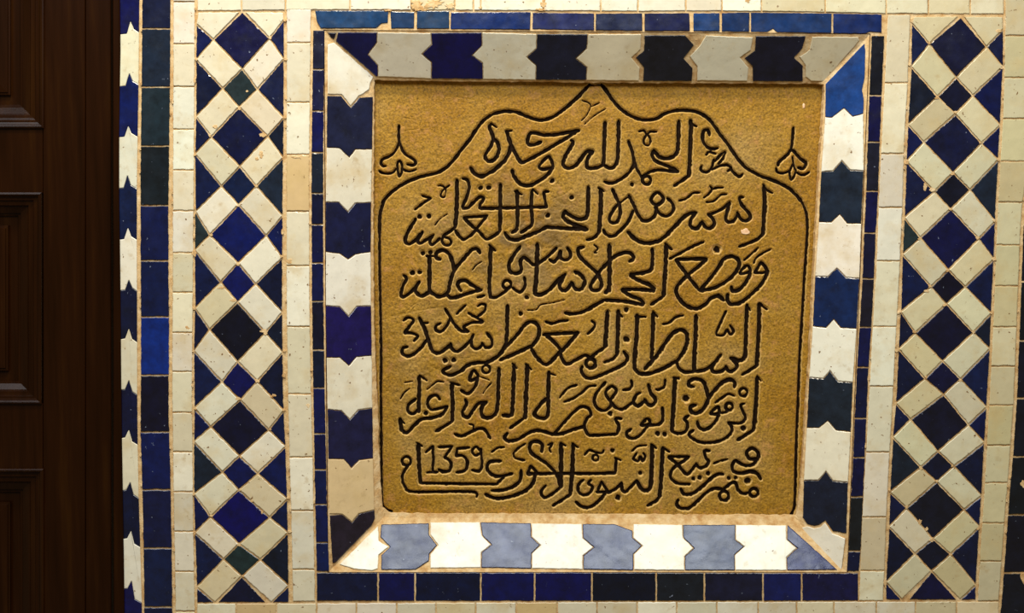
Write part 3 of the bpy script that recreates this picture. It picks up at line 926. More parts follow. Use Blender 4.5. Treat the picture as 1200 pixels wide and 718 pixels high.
CARVE['line1'] = [
    ('T', 36, [(770, 8), (775, 60), (770, 200), (765, 350), (758, 465)]), ('T', 32, [(760, 462), (700, 505), (640, 545)]), ('T', 22, [(765, 10), (790, 40), (820, 58)]),
    ('T', 34, [(675, 15), (670, 150), (665, 250), (635, 300), (570, 322), (510, 305), (468, 255)]),
    ('T', 32, [(468, 255), (455, 290), (480, 340), (560, 375), (640, 410), (668, 432)]), ('T', 28, [(668, 432), (600, 425), (520, 415), (440, 430), (375, 472)]),
    ('T', 28, circ(408, 500, 34)),
    ('T', 30, [(258, 180), (280, 240), (300, 310), (298, 380), (255, 445), (190, 495), (120, 525), (60, 512)]), ('T', 24, [(303, 310), (330, 410), (370, 482)]),
    ('T', 22, [(345, 98), (385, 92), (410, 120), (440, 100), (490, 100)]), ('T', 22, [(415, 115), (385, 165), (395, 205), (430, 208), (440, 165), (415, 118)]),
    ('T', 34, [(65, 25), (60, 150), (55, 300), (48, 372)]), ('T', 34, [(178, 12), (175, 150), (170, 300), (155, 370), (110, 402), (60, 380)]),
    ('S', 32, [(1105, 375), (1045, 398), (990, 402), (968, 375), (985, 310), (1022, 265)]),
    ('S', 34, [(1022, 265), (970, 265), (920, 325), (870, 385), (810, 400), (775, 375), (785, 320), (830, 240), (855, 190), (842, 170)]),
    ('S', 40, [(685, 505)]), ('T', 36, [(288, 533)]),
    ('T', 28, [(928, 130), (915, 85), (880, 95), (870, 150), (890, 205), (940, 242), (995, 235)]),
    ('T', 24, [(900, 290), (925, 268), (980, 282)]), ('T', 24, [(975, 345), (1010, 300), (1055, 268), (1040, 320), (1000, 365)]),
    ('T', 26, [(965, 330), (945, 400), (900, 435), (860, 418), (862, 385)]), ('T', 26, [(950, 412), (1010, 385), (1070, 375), (1105, 402), (1078, 425)]),
    ('T', 26, [(1100, 400), (1130, 440), (1172, 470), (1200, 452)]),
    ('S', 28, [(650, 305), (578, 380), (600, 410), (650, 402), (690, 388), (675, 335), (650, 305)]), ('S', 34, [(690, 388), (650, 450), (570, 510), (490, 545), (420, 530), (370, 470), (355, 420)]),
    ('S', 32, [(590, 185), (540, 205), (490, 203), (482, 165), (500, 120), (540, 110), (620, 127), (720, 122), (820, 105), (905, 90)]),
    ('S', 32, [(880, 105), (780, 165), (680, 225), (560, 295), (430, 360)]), ('S', 34, [(430, 358), (390, 300), (350, 220), (325, 150), (308, 95)]), ('S', 22, [(300, 95), (350, 92)]),
    ('S', 36, [(345, 215), (320, 290), (270, 360), (190, 425), (110, 465), (50, 450), (12, 400)]),
    ('S', 34, [(180, 35), (168, 60), (185, 110), (202, 175)]), ('S', 22, [(178, 32), (225, 65)]),
    ('S', 32, [(202, 168), (170, 230), (130, 300), (160, 345), (215, 320), (245, 250), (232, 190), (202, 168)]),
    ('B', 13, [(580, 195), (625, 210), (650, 240), (620, 310), (575, 360)]), ('B', 13, [(655, 245), (720, 215)]), ('B', 13, [(600, 390), (680, 320), (770, 265)])]
CARVE['line2'] = [
    ('F', 36, [(885, 205), (892, 330), (886, 450), (878, 590)]), ('F', 28, [(878, 590), (830, 635), (760, 668), (680, 697)]), ('F', 22, [(878, 185), (905, 225), (955, 255)]),
    ('F', 28, [(715, 290), (685, 295), (700, 350), (760, 420), (768, 460), (730, 485), (685, 460), (665, 415)]), ('F', 32, [(668, 430), (640, 480), (600, 495), (572, 475), (582, 410), (600, 330)]),
    ('F', 28, [(600, 335), (540, 385), (480, 415), (425, 432)]), ('F', 32, [(425, 430), (460, 465), (475, 510), (440, 545), (400, 535), (375, 490)]),
    ('F', 32, [(372, 495), (340, 540), (300, 545), (275, 515), (290, 460), (322, 420)]), ('F', 36, [(322, 420), (270, 425), (210, 465), (130, 550), (60, 620), (0, 655), (-97, 668), (-177, 635), (-237, 578)]),
    ('F', 22, [(440, 198), (455, 222), (430, 260), (390, 292)]), ('F', 22, [(458, 225), (500, 210), (545, 210)]), ('F', 22, [(410, 330), (470, 320), (530, 270), (575, 265)]),
    ('F', 22, [(185, 318), (240, 300), (300, 255), (355, 252)]),
    ('T', 30, [(495, 600), (445, 662), (492, 705), (548, 655), (495, 600)]), ('F', 30, [(87, 298), (130, 345), (135, 400), (80, 445), (25, 425), (-15, 370)]),
    ('E', 32, [(965, 275), (1000, 340), (1040, 430), (1080, 480), (1130, 480), (1180, 440), (1195, 375)]),
    ('E', 30, [(1002, 400), (960, 490), (900, 560), (830, 612), (775, 590), (755, 560)]), ('E', 38, [(990, 185)]),
    ('E', 30, [(830, 225), (860, 290), (885, 345), (895, 420), (870, 490), (825, 500), (805, 465), (840, 390), (880, 345)]), ('E', 20, [(880, 345), (940, 300), (970, 280)]),
    ('E', 40, [(735, 230), (735, 350), (727, 470), (720, 580)]), ('E', 30, [(720, 578), (680, 622), (620, 640)]), ('E', 24, [(715, 212), (762, 242)]),
    ('E', 36, [(630, 205), (630, 320), (620, 440), (570, 470), (500, 450), (435, 405)]), ('E', 36, [(432, 408), (425, 455), (480, 500), (560, 528), (620, 552)]),
    ('E', 34, [(620, 558), (540, 550), (430, 545), (285, 535)]), ('E', 34, [(285, 535), (220, 570), (120, 610), (40, 640), (-20, 632), (-58, 585)]),
    ('E', 40, [(495, 290)]), ('E', 44, [(295, 440)]), ('E', 36, [(330, 155)]),
    ('E', 32, [(-265, 382), (0, 376), (140, 372), (285, 370)]), ('E', 26, [(285, 370), (272, 310), (265, 250), (300, 243)]),
    ('E', 32, [(165, 235), (160, 370), (165, 505), (120, 550), (75, 580)]), ('E', 22, [(172, 222), (212, 262)]), ('E', 34, [(40, 240), (45, 370), (40, 540), (0, 580)]), ('E', 22, [(25, 240), (82, 268)]),
    ('D', 30, [(790, 135), (830, 150), (842, 210), (820, 290), (790, 372), (830, 375), (880, 330), (930, 288), (962, 300), (935, 345), (930, 382)]),
    ('D', 34, [(1100, 185), (1100, 300), (1100, 450), (1095, 572)]), ('D', 30, [(1095, 570), (1050, 605), (985, 635), (930, 580), (860, 520), (800, 460)]),
    ('D', 26, [(800, 455), (900, 450), (990, 443)]), ('D', 28, [(985, 448), (920, 530), (860, 600), (795, 642)]), ('D', 30, [(795, 640), (760, 610), (730, 565)]),
    ('D', 40, [(935, 212)]), ('D', 40, [(1005, 207)]),
    ('D', 36, [(740, 150), (742, 300), (736, 430), (725, 540)]), ('D', 28, [(725, 540), (670, 580), (630, 605)]), ('D', 24, [(635, 600), (620, 650), (650, 685), (692, 672), (682, 632), (640, 620)]),
    ('D', 26, [(600, 630), (540, 680), (518, 655), (548, 600)]), ('D', 28, [(545, 605), (490, 640), (440, 670), (420, 645), (458, 575)]), ('D', 30, [(445, 590), (390, 650), (340, 675), (315, 640), (340, 570), (400, 470)]),
    ('D', 38, [(435, 450)]), ('D', 38, [(510, 445)]), ('D', 24, [(455, 275), (525, 298)]), ('D', 24, [(525, 298), (460, 340), (395, 390)]), ('D', 14, [(560, 520), (600, 470), (660, 430)]),
    ('D', 18, [(585, 195), (620, 195), (650, 230), (640, 285), (610, 280), (620, 240), (680, 190)])]
CARVE['line3'] = [
    ('I', 28, [(860, 265), (808, 348)]), ('I', 26, [(808, 350), (870, 350), (918, 335)]), ('I', 30, [(915, 340), (890, 295), (860, 265)]), ('I', 34, [(915, 340), (880, 420), (800, 510), (700, 590), (620, 610), (585, 580), (585, 530)]),
    ('I', 28, [(740, 290), (690, 352), (760, 345), (772, 320), (740, 290)]), ('I', 34, [(772, 355), (740, 420), (690, 480), (630, 500), (615, 468)]),
    ('I', 20, [(835, 145), (780, 195), (720, 245)]), ('I', 20, [(940, 155), (870, 190), (820, 230), (800, 270)]),
    ('I', 34, [(355, 495), (430, 410), (500, 320), (550, 240), (610, 215), (670, 240), (680, 290), (640, 360), (560, 430), (470, 475), (360, 500)]), ('I', 58, [(495, 155)]),
    ('I', 32, [(355, 498), (290, 420), (230, 340), (158, 245)]), ('I', 30, [(158, 240), (280, 235), (410, 235)]), ('I', 34, [(410, 240), (340, 300), (250, 375), (185, 440), (160, 500), (190, 570), (250, 625), (330, 645), (400, 610), (450, 560), (510, 540), (550, 575)]),
    ('I', 26, [(105, 235), (200, 185), (300, 130), (385, 95)]), ('I', 36, [(75, 120), (75, 250), (65, 400), (55, 545)]), ('I', 30, [(55, 545), (0, 580), (-48, 612)]), ('I', 24, [(70, 108), (122, 158)]),
    ('H', 34, [(1160, 155), (1162, 240), (1150, 320), (1080, 350), (980, 362)]), ('H', 36, [(980, 368), (1040, 410), (1130, 445), (1175, 480)]), ('H', 34, [(1172, 500), (1100, 490), (1000, 487), (910, 490)]),
    ('H', 34, [(912, 495), (980, 540), (1060, 572), (1090, 605)]), ('H', 34, [(1085, 615), (960, 590), (860, 580), (760, 575)]), ('H', 32, [(760, 575), (680, 620), (590, 670), (500, 690), (440, 680)]),
    ('H', 40, [(945, 655)]), ('H', 40, [(805, 120), (806, 250), (806, 380), (802, 480), (772, 512)]),
    ('H', 34, [(970, 255), (1005, 230), (980, 190), (920, 185), (850, 215), (800, 260), (740, 320), (690, 390), (650, 460), (670, 495), (720, 490), (740, 440), (720, 380), (670, 320), (600, 260), (552, 200), (550, 150), (590, 138)]),
    ('H', 16, [(680, 120), (710, 150), (680, 180), (700, 185)]),
    ('H', 34, [(520, 340), (570, 370), (600, 420), (575, 480), (530, 485), (490, 430)]), ('H', 34, [(490, 440), (450, 490), (410, 490), (395, 450), (440, 360)]), ('H', 36, [(440, 365), (370, 420), (310, 490), (240, 530), (185, 520)]),
    ('H', 40, [(210, 112), (207, 250), (200, 400), (190, 512)]),
    ('W', 30, [(930, 285), (860, 355), (780, 415)]), ('W', 30, [(870, 380), (905, 400), (940, 370), (965, 315), (965, 365), (1000, 385), (1040, 365), (1045, 325), (1020, 285)]),
    ('W', 32, [(630, 275), (580, 340), (540, 420), (550, 480), (600, 495), (640, 470), (632, 400), (660, 362), (700, 390), (740, 425), (780, 412)]),
    ('W', 28, [(665, 530), (672, 590), (640, 648), (600, 640), (570, 615)]), ('W', 26, circ(522, 588, 34)), ('W', 28, [(550, 605), (500, 650), (430, 692), (385, 690)]),
    ('W', 38, [(388, 280), (382, 450), (376, 600), (385, 690)]), ('W', 24, [(375, 262), (425, 308)]), ('W', 40, [(685, 692)]), ('W', 14, [(235, 470), (265, 430), (310, 400)]),
    ('W', 32, [(300, 630), (230, 590), (180, 555), (130, 560), (115, 600), (142, 642)]), ('W', 32, [(310, 632), (220, 655), (140, 680), (70, 700), (35, 680), (22, 660)]), ('W', 26, [(280, 692), (335, 678)]),
    ('G', 34, [(930, 185), (905, 152), (860, 165), (800, 230), (720, 330), (690, 410), (665, 510), (600, 545), (540, 520), (515, 490)]), ('G', 34, [(715, 335), (708, 270), (680, 200), (630, 165), (580, 180), (570, 220), (605, 238)]),
    ('G', 38, [(515, 220), (515, 350), (515, 505)]), ('G', 32, [(512, 508), (450, 540), (400, 500), (418, 435)]), ('G', 22, [(490, 212), (550, 212)]),
    ('G', 30, [(430, 425), (380, 490), (310, 545), (280, 530), (295, 460), (325, 400), (302, 372)]), ('G', 40, [(460, 187)]), ('G', 40, [(525, 182)]), ('G', 40, [(375, 350)]), ('G', 40, [(435, 345)])]
CARVE['line4'] = [
    ('L', 38, [(845, 45), (845, 200), (835, 400), (825, 550)]), ('L', 28, [(825, 550), (770, 590), (705, 628)]), ('L', 24, [(845, 38), (908, 88)]),
    ('L', 36, [(745, 55), (740, 200), (735, 350), (725, 480), (680, 512), (610, 490)]), ('L', 24, [(742, 50), (772, 98)]),
    ('L', 32, [(622, 498), (658, 545), (650, 580), (600, 600), (570, 560)]), ('L', 32, [(570, 570), (530, 600), (470, 605), (455, 572), (490, 515), (528, 463)]), ('L', 32, [(500, 505), (460, 545), (400, 585), (330, 600)]),
    ('L', 38, [(325, 140), (320, 300), (312, 450), (308, 590)]), ('L', 30, [(330, 598), (230, 605), (180, 570), (165, 520)]),
    ('L', 36, [(165, 518), (220, 440), (250, 360), (245, 290), (205, 260), (140, 280), (80, 350), (0, 470), (-48, 525), (-98, 580)]), ('L', 34, [(165, 512), (80, 562), (0, 600), (-70, 620), (-138, 618), (-182, 580)]),
    ('L', 24, [(570, 105), (530, 190), (495, 270), (500, 300), (550, 300), (580, 258), (605, 295), (632, 270), (605, 220)]), ('L', 24, [(50, 210), (100, 200), (160, 150), (215, 140)]),
    ('K', 40, [(1035, 140), (1030, 300), (1016, 450), (1013, 580)]), ('K', 24, [(1020, 148), (1102, 150)]), ('K', 36, [(1168, 120), (1162, 300), (1155, 500)]), ('K', 22, [(1165, 105), (1200, 150)]),
    ('K', 44, [(945, 90)]), ('K', 48, [(945, 335)]),
    ('K', 32, [(925, 438), (955, 490), (930, 535), (850, 580), (740, 630), (650, 660), (600, 640), (575, 595), (580, 560)]),
    ('K', 38, [(878, 105), (875, 250), (868, 455)]), ('K', 30, [(866, 462), (830, 500), (765, 525)]), ('K', 22, [(870, 115), (912, 152)]), ('K', 38, [(790, 105), (780, 250), (770, 400)]), ('K', 30, [(770, 400), (710, 440), (648, 485)]),
    ('K', 34, circ(650, 535, 38)), ('K', 32, [(645, 485), (600, 470), (530, 505), (455, 540), (415, 500), (400, 445)]),
    ('K', 34, [(400, 445), (460, 380), (540, 288)]), ('K', 32, [(548, 283), (420, 285), (262, 297)]), ('K', 34, [(285, 305), (350, 360), (400, 420)]), ('K', 34, [(398, 435), (360, 480), (285, 545), (210, 490), (160, 412)]),
    ('K', 26, [(660, 185), (686, 210), (670, 250), (625, 290)]), ('K', 26, [(280, 190), (330, 205), (400, 185), (462, 180)]),
    ('K', 34, [(160, 400), (215, 320), (222, 240), (185, 195), (120, 205), (50, 290), (0, 345), (-48, 395)]), ('K', 34, [(165, 388), (90, 425), (0, 465), (-97, 508)]),
    ('K', 36, [(70, 125)]), ('K', 14, [(130, 95), (200, 90), (240, 50), (330, 35), (430, 10)]),
    ('J', 36, [(1160, 60), (1157, 200), (1150, 350), (1120, 430), (1060, 490), (980, 530)]), ('J', 32, [(980, 530), (900, 530), (830, 550), (770, 600), (690, 632), (640, 618), (628, 592), (690, 560)]),
    ('J', 40, [(645, 510)]), ('J', 40, [(715, 507)]),
    ('J', 28, [(990, 285), (1025, 330), (1030, 390), (980, 402), (950, 368)]), ('J', 28, [(960, 375), (910, 415), (870, 400), (860, 350), (878, 298)]), ('J', 28, [(860, 340), (800, 400), (740, 437), (700, 410), (690, 372)]),
    ('J', 34, [(690, 382), (640, 420), (590, 450), (540, 430), (505, 340), (475, 250), (430, 160)]), ('J', 20, [(462, 200), (502, 200)]),
    ('J', 30, [(490, 345), (440, 410), (380, 460), (330, 475), (290, 450), (295, 410), (332, 398)]), ('J', 26, [(300, 180), (340, 155), (382, 180), (350, 230), (308, 282)]), ('J', 26, [(308, 284), (370, 285), (416, 310), (388, 348)]),
    ('J', 24, [(915, 62), (945, 45), (978, 55), (965, 105), (910, 150)]), ('J', 26, [(840, 120), (890, 150), (958, 190)]), ('J', 26, [(955, 198), (880, 195), (812, 220), (800, 245), (832, 270)]),
    ('J', 28, [(838, 272), (780, 268), (720, 210), (685, 150), (645, 85)]), ('J', 26, [(685, 165), (660, 220), (610, 272), (570, 260), (570, 225), (605, 205)]), ('J', 24, [(740, 125), (775, 90), (812, 55)])]
CARVE['line5'] = [
    ('O', 36, [(830, 90), (822, 250), (812, 400), (800, 522)]), ('O', 30, [(800, 522), (740, 560), (668, 602)]), ('O', 22, [(828, 78), (862, 118)]), ('O', 26, circ(715, 210, 32)), ('O', 42, [(712, 505)]),
    ('O', 26, [(722, 305), (695, 318), (712, 370), (732, 420), (700, 460), (640, 467), (590, 460)]), ('O', 28, [(592, 464), (622, 500), (610, 550), (550, 600), (450, 625), (350, 620), (280, 580), (270, 550), (300, 525)]),
    ('O', 28, circ(597, 328, 30)), ('O', 28, [(500, 330), (445, 386), (512, 385), (515, 352), (500, 330)]), ('O', 22, [(512, 382), (560, 376), (600, 360)]), ('O', 30, [(515, 398), (470, 470), (400, 517), (350, 500), (335, 452)]),
    ('O', 34, [(642, 165), (642, 128), (600, 105), (540, 130), (480, 190), (430, 260), (390, 340), (330, 382), (285, 370), (280, 330), (322, 315)]), ('O', 34, [(428, 262), (410, 190), (380, 120), (320, 100), (270, 120), (268, 155), (302, 165)]),
    ('O', 24, [(485, 295), (540, 255), (590, 225), (642, 240)]), ('O', 52, [(240, 260)]),
    ('O', 38, [(150, 95), (142, 250), (132, 420), (125, 530)]), ('O', 28, [(125, 535), (180, 550), (240, 530), (252, 470), (230, 430), (262, 405)]), ('O', 24, [(140, 92), (180, 95)]),
    ('O', 26, [(68, 108), (62, 160), (20, 187), (-5, 187)]), ('O', 28, [(45, 338), (50, 430), (30, 462), (0, 478), (-75, 485)]), ('O', 38, [(65, 555)]), ('O', 38, [(5, 550)]),
    ('N', 32, [(1128, 148), (1150, 220), (1187, 270), (1170, 310), (1130, 315), (1095, 270)]), ('N', 30, [(1095, 280), (1060, 310), (1030, 325), (1005, 285), (1030, 230), (1058, 215)]), ('N', 28, [(1005, 285), (960, 322), (910, 350), (860, 337), (815, 290)]),
    ('N', 28, [(815, 290), (775, 215), (820, 160), (862, 200), (818, 268), (815, 320), (770, 360), (710, 345), (680, 290), (697, 220), (770, 130)]), ('N', 26, [(985, 115), (992, 150), (970, 182), (920, 190)]),
    ('N', 40, [(810, 385)]), ('N', 22, [(535, 150), (470, 172), (420, 220), (395, 255)]), ('N', 24, [(690, 155), (630, 165), (580, 210), (510, 258), (430, 290)]),
    ('N', 28, [(345, 555), (430, 460), (500, 385), (570, 330), (630, 345), (657, 398)]), ('N', 28, [(655, 400), (618, 430), (600, 485), (620, 548), (650, 567)]), ('N', 28, [(640, 567), (760, 562), (870, 555)]),
    ('N', 28, [(870, 555), (882, 490), (855, 430), (902, 428)]), ('N', 30, [(598, 492), (500, 520), (420, 550), (345, 557), (270, 537), (200, 525), (120, 555), (50, 600), (-30, 612), (-62, 585), (-40, 550)]),
    ('N', 28, [(1112, 428), (1068, 482), (1130, 475), (1142, 450), (1112, 428)]), ('N', 28, [(1122, 488), (1070, 552), (1010, 590), (955, 575), (950, 540), (982, 515)]),
    ('N', 34, [(305, 45), (300, 200), (295, 400), (230, 422), (185, 390), (220, 330), (282, 262)]), ('N', 20, [(300, 48), (358, 70)]),
    ('X', 40, [(690, 60), (682, 250), (675, 430), (668, 492)]), ('X', 28, [(668, 490), (600, 540), (548, 577)]), ('X', 36, [(580, 55), (575, 250), (565, 430), (552, 470), (488, 470)]),
    ('X', 34, [(455, 85), (450, 250), (440, 420), (400, 480), (340, 490), (308, 450), (320, 390), (352, 362)]), ('X', 30, [(352, 362), (290, 370), (240, 430), (210, 480), (170, 482), (155, 440), (187, 380), (178, 342)]),
    ('X', 22, [(568, 45), (602, 82)]), ('X', 22, [(678, 48), (722, 92)]), ('X', 14, [(325, 290), (350, 250), (390, 205)]),
    ('X', 28, [(243, 100), (212, 182), (282, 152), (243, 100)]), ('X', 30, [(280, 155), (260, 230), (200, 292), (145, 265)]), ('X', 24, circ(350, 90, 32)), ('X', 14, [(285, 150), (340, 165), (375, 180)]),
    ('X', 28, [(90, 625), (150, 642), (220, 610), (290, 580), (340, 592), (382, 662)]), ('X', 16, [(210, 542), (245, 555), (240, 592)]),
    ('M', 36, [(700, 145), (706, 300), (702, 452)]), ('M', 28, [(702, 450), (640, 490), (568, 532)]), ('M', 22, [(690, 130), (765, 152)]),
    ('M', 28, [(602, 270), (570, 235), (520, 250), (500, 300), (525, 350), (580, 347), (660, 328)]), ('M', 30, [(662, 328), (620, 390), (540, 420), (450, 432), (390, 482), (330, 542), (285, 522)]), ('M', 34, [(285, 528), (278, 480), (272, 430)]), ('M', 18, [(272, 428), (308, 468)]),
    ('M', 36, [(430, 85), (430, 230), (425, 370)]), ('M', 28, [(425, 350), (380, 387), (338, 365), (345, 310), (402, 265)]), ('M', 22, [(435, 72), (492, 112)]), ('M', 34, [(485, 380)]),
    ('M', 16, [(275, 265), (310, 210), (350, 180)]), ('M', 14, [(310, 130), (375, 120)]), ('M', 18, [(495, 185), (540, 150), (580, 120), (630, 125)])]
CARVE['line6'] = [
    ('R', 32, [(832, 205), (838, 150), (790, 110), (742, 140), (762, 192), (830, 200)]), ('R', 32, [(835, 190), (800, 240), (740, 252), (690, 237), (650, 212), (625, 250), (635, 300), (700, 315), (780, 300), (830, 320), (858, 362)]),
    ('R', 34, [(595, 355)]), ('R', 34, [(650, 352)]), ('R', 50, [(750, 375)]),
    ('R', 30, circ(802, 475, 34)), ('R', 28, [(770, 475), (710, 482), (670, 450), (650, 395), (610, 400), (545, 452)]), ('R', 28, circ(555, 502, 38)), ('R', 30, [(545, 450), (480, 440), (420, 470), (340, 540), (270, 600), (200, 605), (165, 575), (175, 535)]),
    ('R', 32, [(545, 325), (500, 325), (440, 365), (370, 430), (300, 480), (230, 490), (198, 445)]),
    ('R', 28, [(432, 130), (395, 135), (405, 190), (427, 220), (400, 260), (350, 270), (325, 235)]), ('R', 30, [(325, 242), (290, 290), (250, 322), (210, 290), (170, 240), (98, 182)]), ('R', 26, [(98, 178), (180, 178), (265, 178)]),
    ('R', 28, [(262, 182), (220, 215), (150, 260), (115, 310), (120, 360), (180, 400), (270, 405)]), ('R', 36, [(300, 360)]), ('R', 34, [(355, 350)]), ('R', 40, [(422, 317)]), ('R', 22, [(470, 235), (520, 215), (582, 200)]),
    ('R', 36, [(50, 105), (42, 250), (32, 400), (22, 510)]), ('R', 30, [(22, 512), (-10, 545), (-75, 582)]), ('R', 22, [(48, 102), (102, 138)]),
    ('Q', 38, [(1158, 85), (1155, 250), (1147, 400), (1130, 450), (1090, 457), (1060, 430), (1030, 378)]), ('Q', 28, [(1030, 375), (980, 430), (940, 467), (910, 450), (903, 395)]), ('Q', 28, [(905, 400), (860, 440), (800, 470), (700, 470)]), ('Q', 22, [(1150, 75), (1190, 108)]),
    ('Q', 26, [(740, 385), (708, 462)]), ('Q', 26, [(795, 470), (768, 430), (740, 385)]), ('Q', 30, [(772, 478), (720, 540), (650, 592), (580, 592), (528, 553)]), ('Q', 28, [(652, 372), (632, 400), (665, 432), (640, 480), (590, 495), (555, 475), (545, 435), (560, 395), (590, 372)]),
    ('Q', 44, [(875, 515)]), ('Q', 40, [(1062, 315)]), ('Q', 22, [(1000, 195), (1030, 148)]), ('Q', 24, [(1000, 195), (1040, 215), (1060, 180), (1080, 212), (1102, 180), (1085, 150)]), ('Q', 20, [(990, 132), (1040, 92), (1110, 85)]),
    ('Q', 28, [(862, 195), (855, 308)]), ('Q', 30, [(855, 312), (700, 318), (500, 318), (330, 318), (130, 320)]), ('Q', 20, [(850, 188), (898, 208)]), ('Q', 38, [(830, 127)]),
    ('Q', 22, [(600, 162), (640, 125), (690, 142), (740, 150), (757, 125)]), ('Q', 22, circ(690, 188, 24)),
    ('Q', 38, [(505, 75), (500, 250), (492, 400), (480, 490)]), ('Q', 28, [(480, 490), (420, 532), (340, 582)]), ('Q', 22, [(498, 68), (545, 102)]),
    ('Q', 38, [(405, 70), (405, 250), (402, 430)]), ('Q', 28, [(400, 432), (340, 480), (270, 517), (240, 470), (278, 418)]), ('Q', 22, [(398, 65), (442, 88)]),
    ('Q', 32, [(245, 135), (248, 80), (200, 50), (150, 75), (150, 130), (200, 180), (280, 230), (340, 290), (380, 350), (400, 420)]), ('Q', 22, [(298, 82), (332, 70), (310, 110), (320, 142)]),
    ('Q', 28, [(128, 322), (155, 255)]), ('Q', 28, [(155, 255), (208, 312)]), ('Q', 32, [(190, 325), (170, 400), (110, 460), (40, 490), (0, 505), (-70, 520), (-147, 520), (-217, 490)]), ('Q', 30, [(75, 292), (70, 370), (30, 410), (0, 430), (-77, 455), (-167, 460)]),
    ('Q', 22, [(108, 72), (50, 110), (15, 150), (30, 190), (102, 207)]), ('P', 30, [(1197, 320), (1080, 342), (1010, 310), (990, 260), (1020, 220), (1102, 215)]), ('P', 28, [(1130, 345), (1075, 402)]),
    ('P', 26, [(1080, 405), (800, 402), (440, 397)]), ('P', 38, [(438, 390), (430, 250), (420, 80)]), ('P', 22, [(410, 65), (455, 92)]),
    ('P', 26, [(905, 512), (905, 485), (850, 467), (600, 467), (370, 467), (310, 422), (290, 350), (310, 290), (342, 248)]), ('P', 26, circ(325, 215, 36)), ('P', 20, [(1030, 140), (1080, 105), (1132, 100)])]
CARVE['date'] = [
    ('P', 26, [(485, 142), (542, 92)]), ('P', 26, [(543, 92), (547, 200), (540, 302)]), ('P', 24, [(498, 310), (582, 305)]),
    ('P', 26, [(590, 100), (702, 93)]), ('P', 24, [(700, 97), (640, 182)]), ('P', 28, [(640, 182), (692, 225), (682, 290), (632, 302), (592, 285)]),
    ('P', 26, [(842, 103), (742, 112)]), ('P', 24, [(742, 112), (736, 172)]), ('P', 28, [(736, 172), (790, 172), (828, 220), (810, 290), (740, 308)]),
    ('P', 24, [(938, 135), (902, 98), (868, 130), (890, 168), (938, 150)]), ('P', 26, [(940, 115), (948, 250), (922, 297), (870, 290)])]
SCRATCH = [('J', 9, [(130, 175), (250, 140), (420, 100), (600, 70)]), ('J', 8, [(320, 110), (400, 40), (440, 35)]), ('A', 8, [(300, 335), (405, 358)]), ('A', 7, [(520, 250), (522, 430)]),
           ('A', 7, [(355, 180), (358, 330)]), ('A', 7, [(175, 470), (420, 430)]), ('A', 7, [(720, 170), (722, 370)]), ('A', 7, [(740, 165), (880, 190)]), ('E', 8, [(340, 300), (420, 270), (490, 220)]),
           ('G', 8, [(330, 690), (420, 610), (440, 605)]), ('G', 8, [(180, 712), (350, 670), (580, 635)]), ('A', 7, [(470, 240), (475, 400)]), ('A', 7, [(640, 260), (642, 430)])]


def spline(pts, step=0.5):
    if len(pts) == 1:
        return [pts[0]]
    p = [pts[0]] + list(pts) + [pts[-1]]
    if len(pts) > 3 and math.hypot(pts[0][0] - pts[-1][0], pts[0][1] - pts[-1][1]) < 1e-3:
        p[0], p[-1] = pts[-2], pts[1]
    out = []
    for i in range(1, len(p) - 2):
        a, b, c, d = (np.array(q, float) for q in p[i - 1:i + 3])
        k = max(2, int(np.linalg.norm(c - b) / step))
        for j in range(k):
            t = j / k
            q = b + 0.5 * t * ((c - a) + t * ((2 * a - 5 * b + 4 * c - d) + t * (3 * (b - c) + d - a)))
            out.append(tuple(q))
    out.append(pts[-1])
    return out


GX0, GX1, GY0, GY1, ST = 433.0, 971.0, 89.5, 607.5, 0.6
NX, NY = int((GX1 - GX0) / ST) + 1, int((GY1 - GY0) / ST) + 1


def raster(strokes):
    fld = np.zeros((NY, NX), np.float32)
    for reg, w, pts in strokes:
        ox, oy = REG[reg]
        sc = 1 / 9.57 if reg in 'UV' else 1 / 7.04
        pp = spline([(ox + x * sc, oy + y * sc) for x, y in pts])
        m = len(pp)
        r0 = w * sc * 0.5 * (1.5 if m == 1 else 1.42)
        for i, (x, y) in enumerate(pp):
            r = r0 * (1 + 0.16 * noise.noise((x * .16, y * .16, 7)))
            if m > 12:
                e = min(i, m - 1 - i)
                if e < 5:
                    r *= 0.72 + 0.28 * e / 5
            R = r + 0.5
            i0, i1 = max(0, int((x - R - GX0) / ST)), min(NX, int((x + R - GX0) / ST) + 2)
            j0, j1 = max(0, int((y - R - GY0) / ST)), min(NY, int((y + R - GY0) / ST) + 2)
            if i0 >= i1 or j0 >= j1:
                continue
            xx = GX0 + ST * np.arange(i0, i1) - x
            yy = GY0 + ST * np.arange(j0, j1) - y
            d = np.sqrt(xx[None, :] ** 2 + yy[:, None] ** 2)
            t = np.clip(1 - d / (r + 0.35), 0, 1)
            u = np.clip(t * 1.45, 0, 1)
            u = np.where(u < 0.12, u * u / 0.24, u - 0.06) / 0.94
            val = u * min(1.0, 0.45 + w / 50.0)
            np.maximum(fld[j0:j1, i0:i1], val, out=fld[j0:j1, i0:i1])
    return fld


def vnoise(cell, seed):
    """smooth value noise over the stone's grid"""
    rs = np.random.RandomState(seed)
    gx, gy = int((GX1 - GX0) / cell) + 3, int((GY1 - GY0) / cell) + 3
    g = rs.rand(gy, gx) * 2 - 1
    x = ST * np.arange(NX) / cell
    y = ST * np.arange(NY) / cell
    xi, yi = x.astype(int), y.astype(int)
    fx, fy = x - xi, y - yi
    fx, fy = (fx * fx * (3 - 2 * fx))[None, :], (fy * fy * (3 - 2 * fy))[:, None]
    a = g[np.ix_(yi, xi)]
    b = g[np.ix_(yi, xi + 1)]
    c = g[np.ix_(yi + 1, xi)]
    d = g[np.ix_(yi + 1, xi + 1)]
    return (a * (1 - fx) + b * fx) * (1 - fy) + (c * (1 - fx) + d * fx) * fy


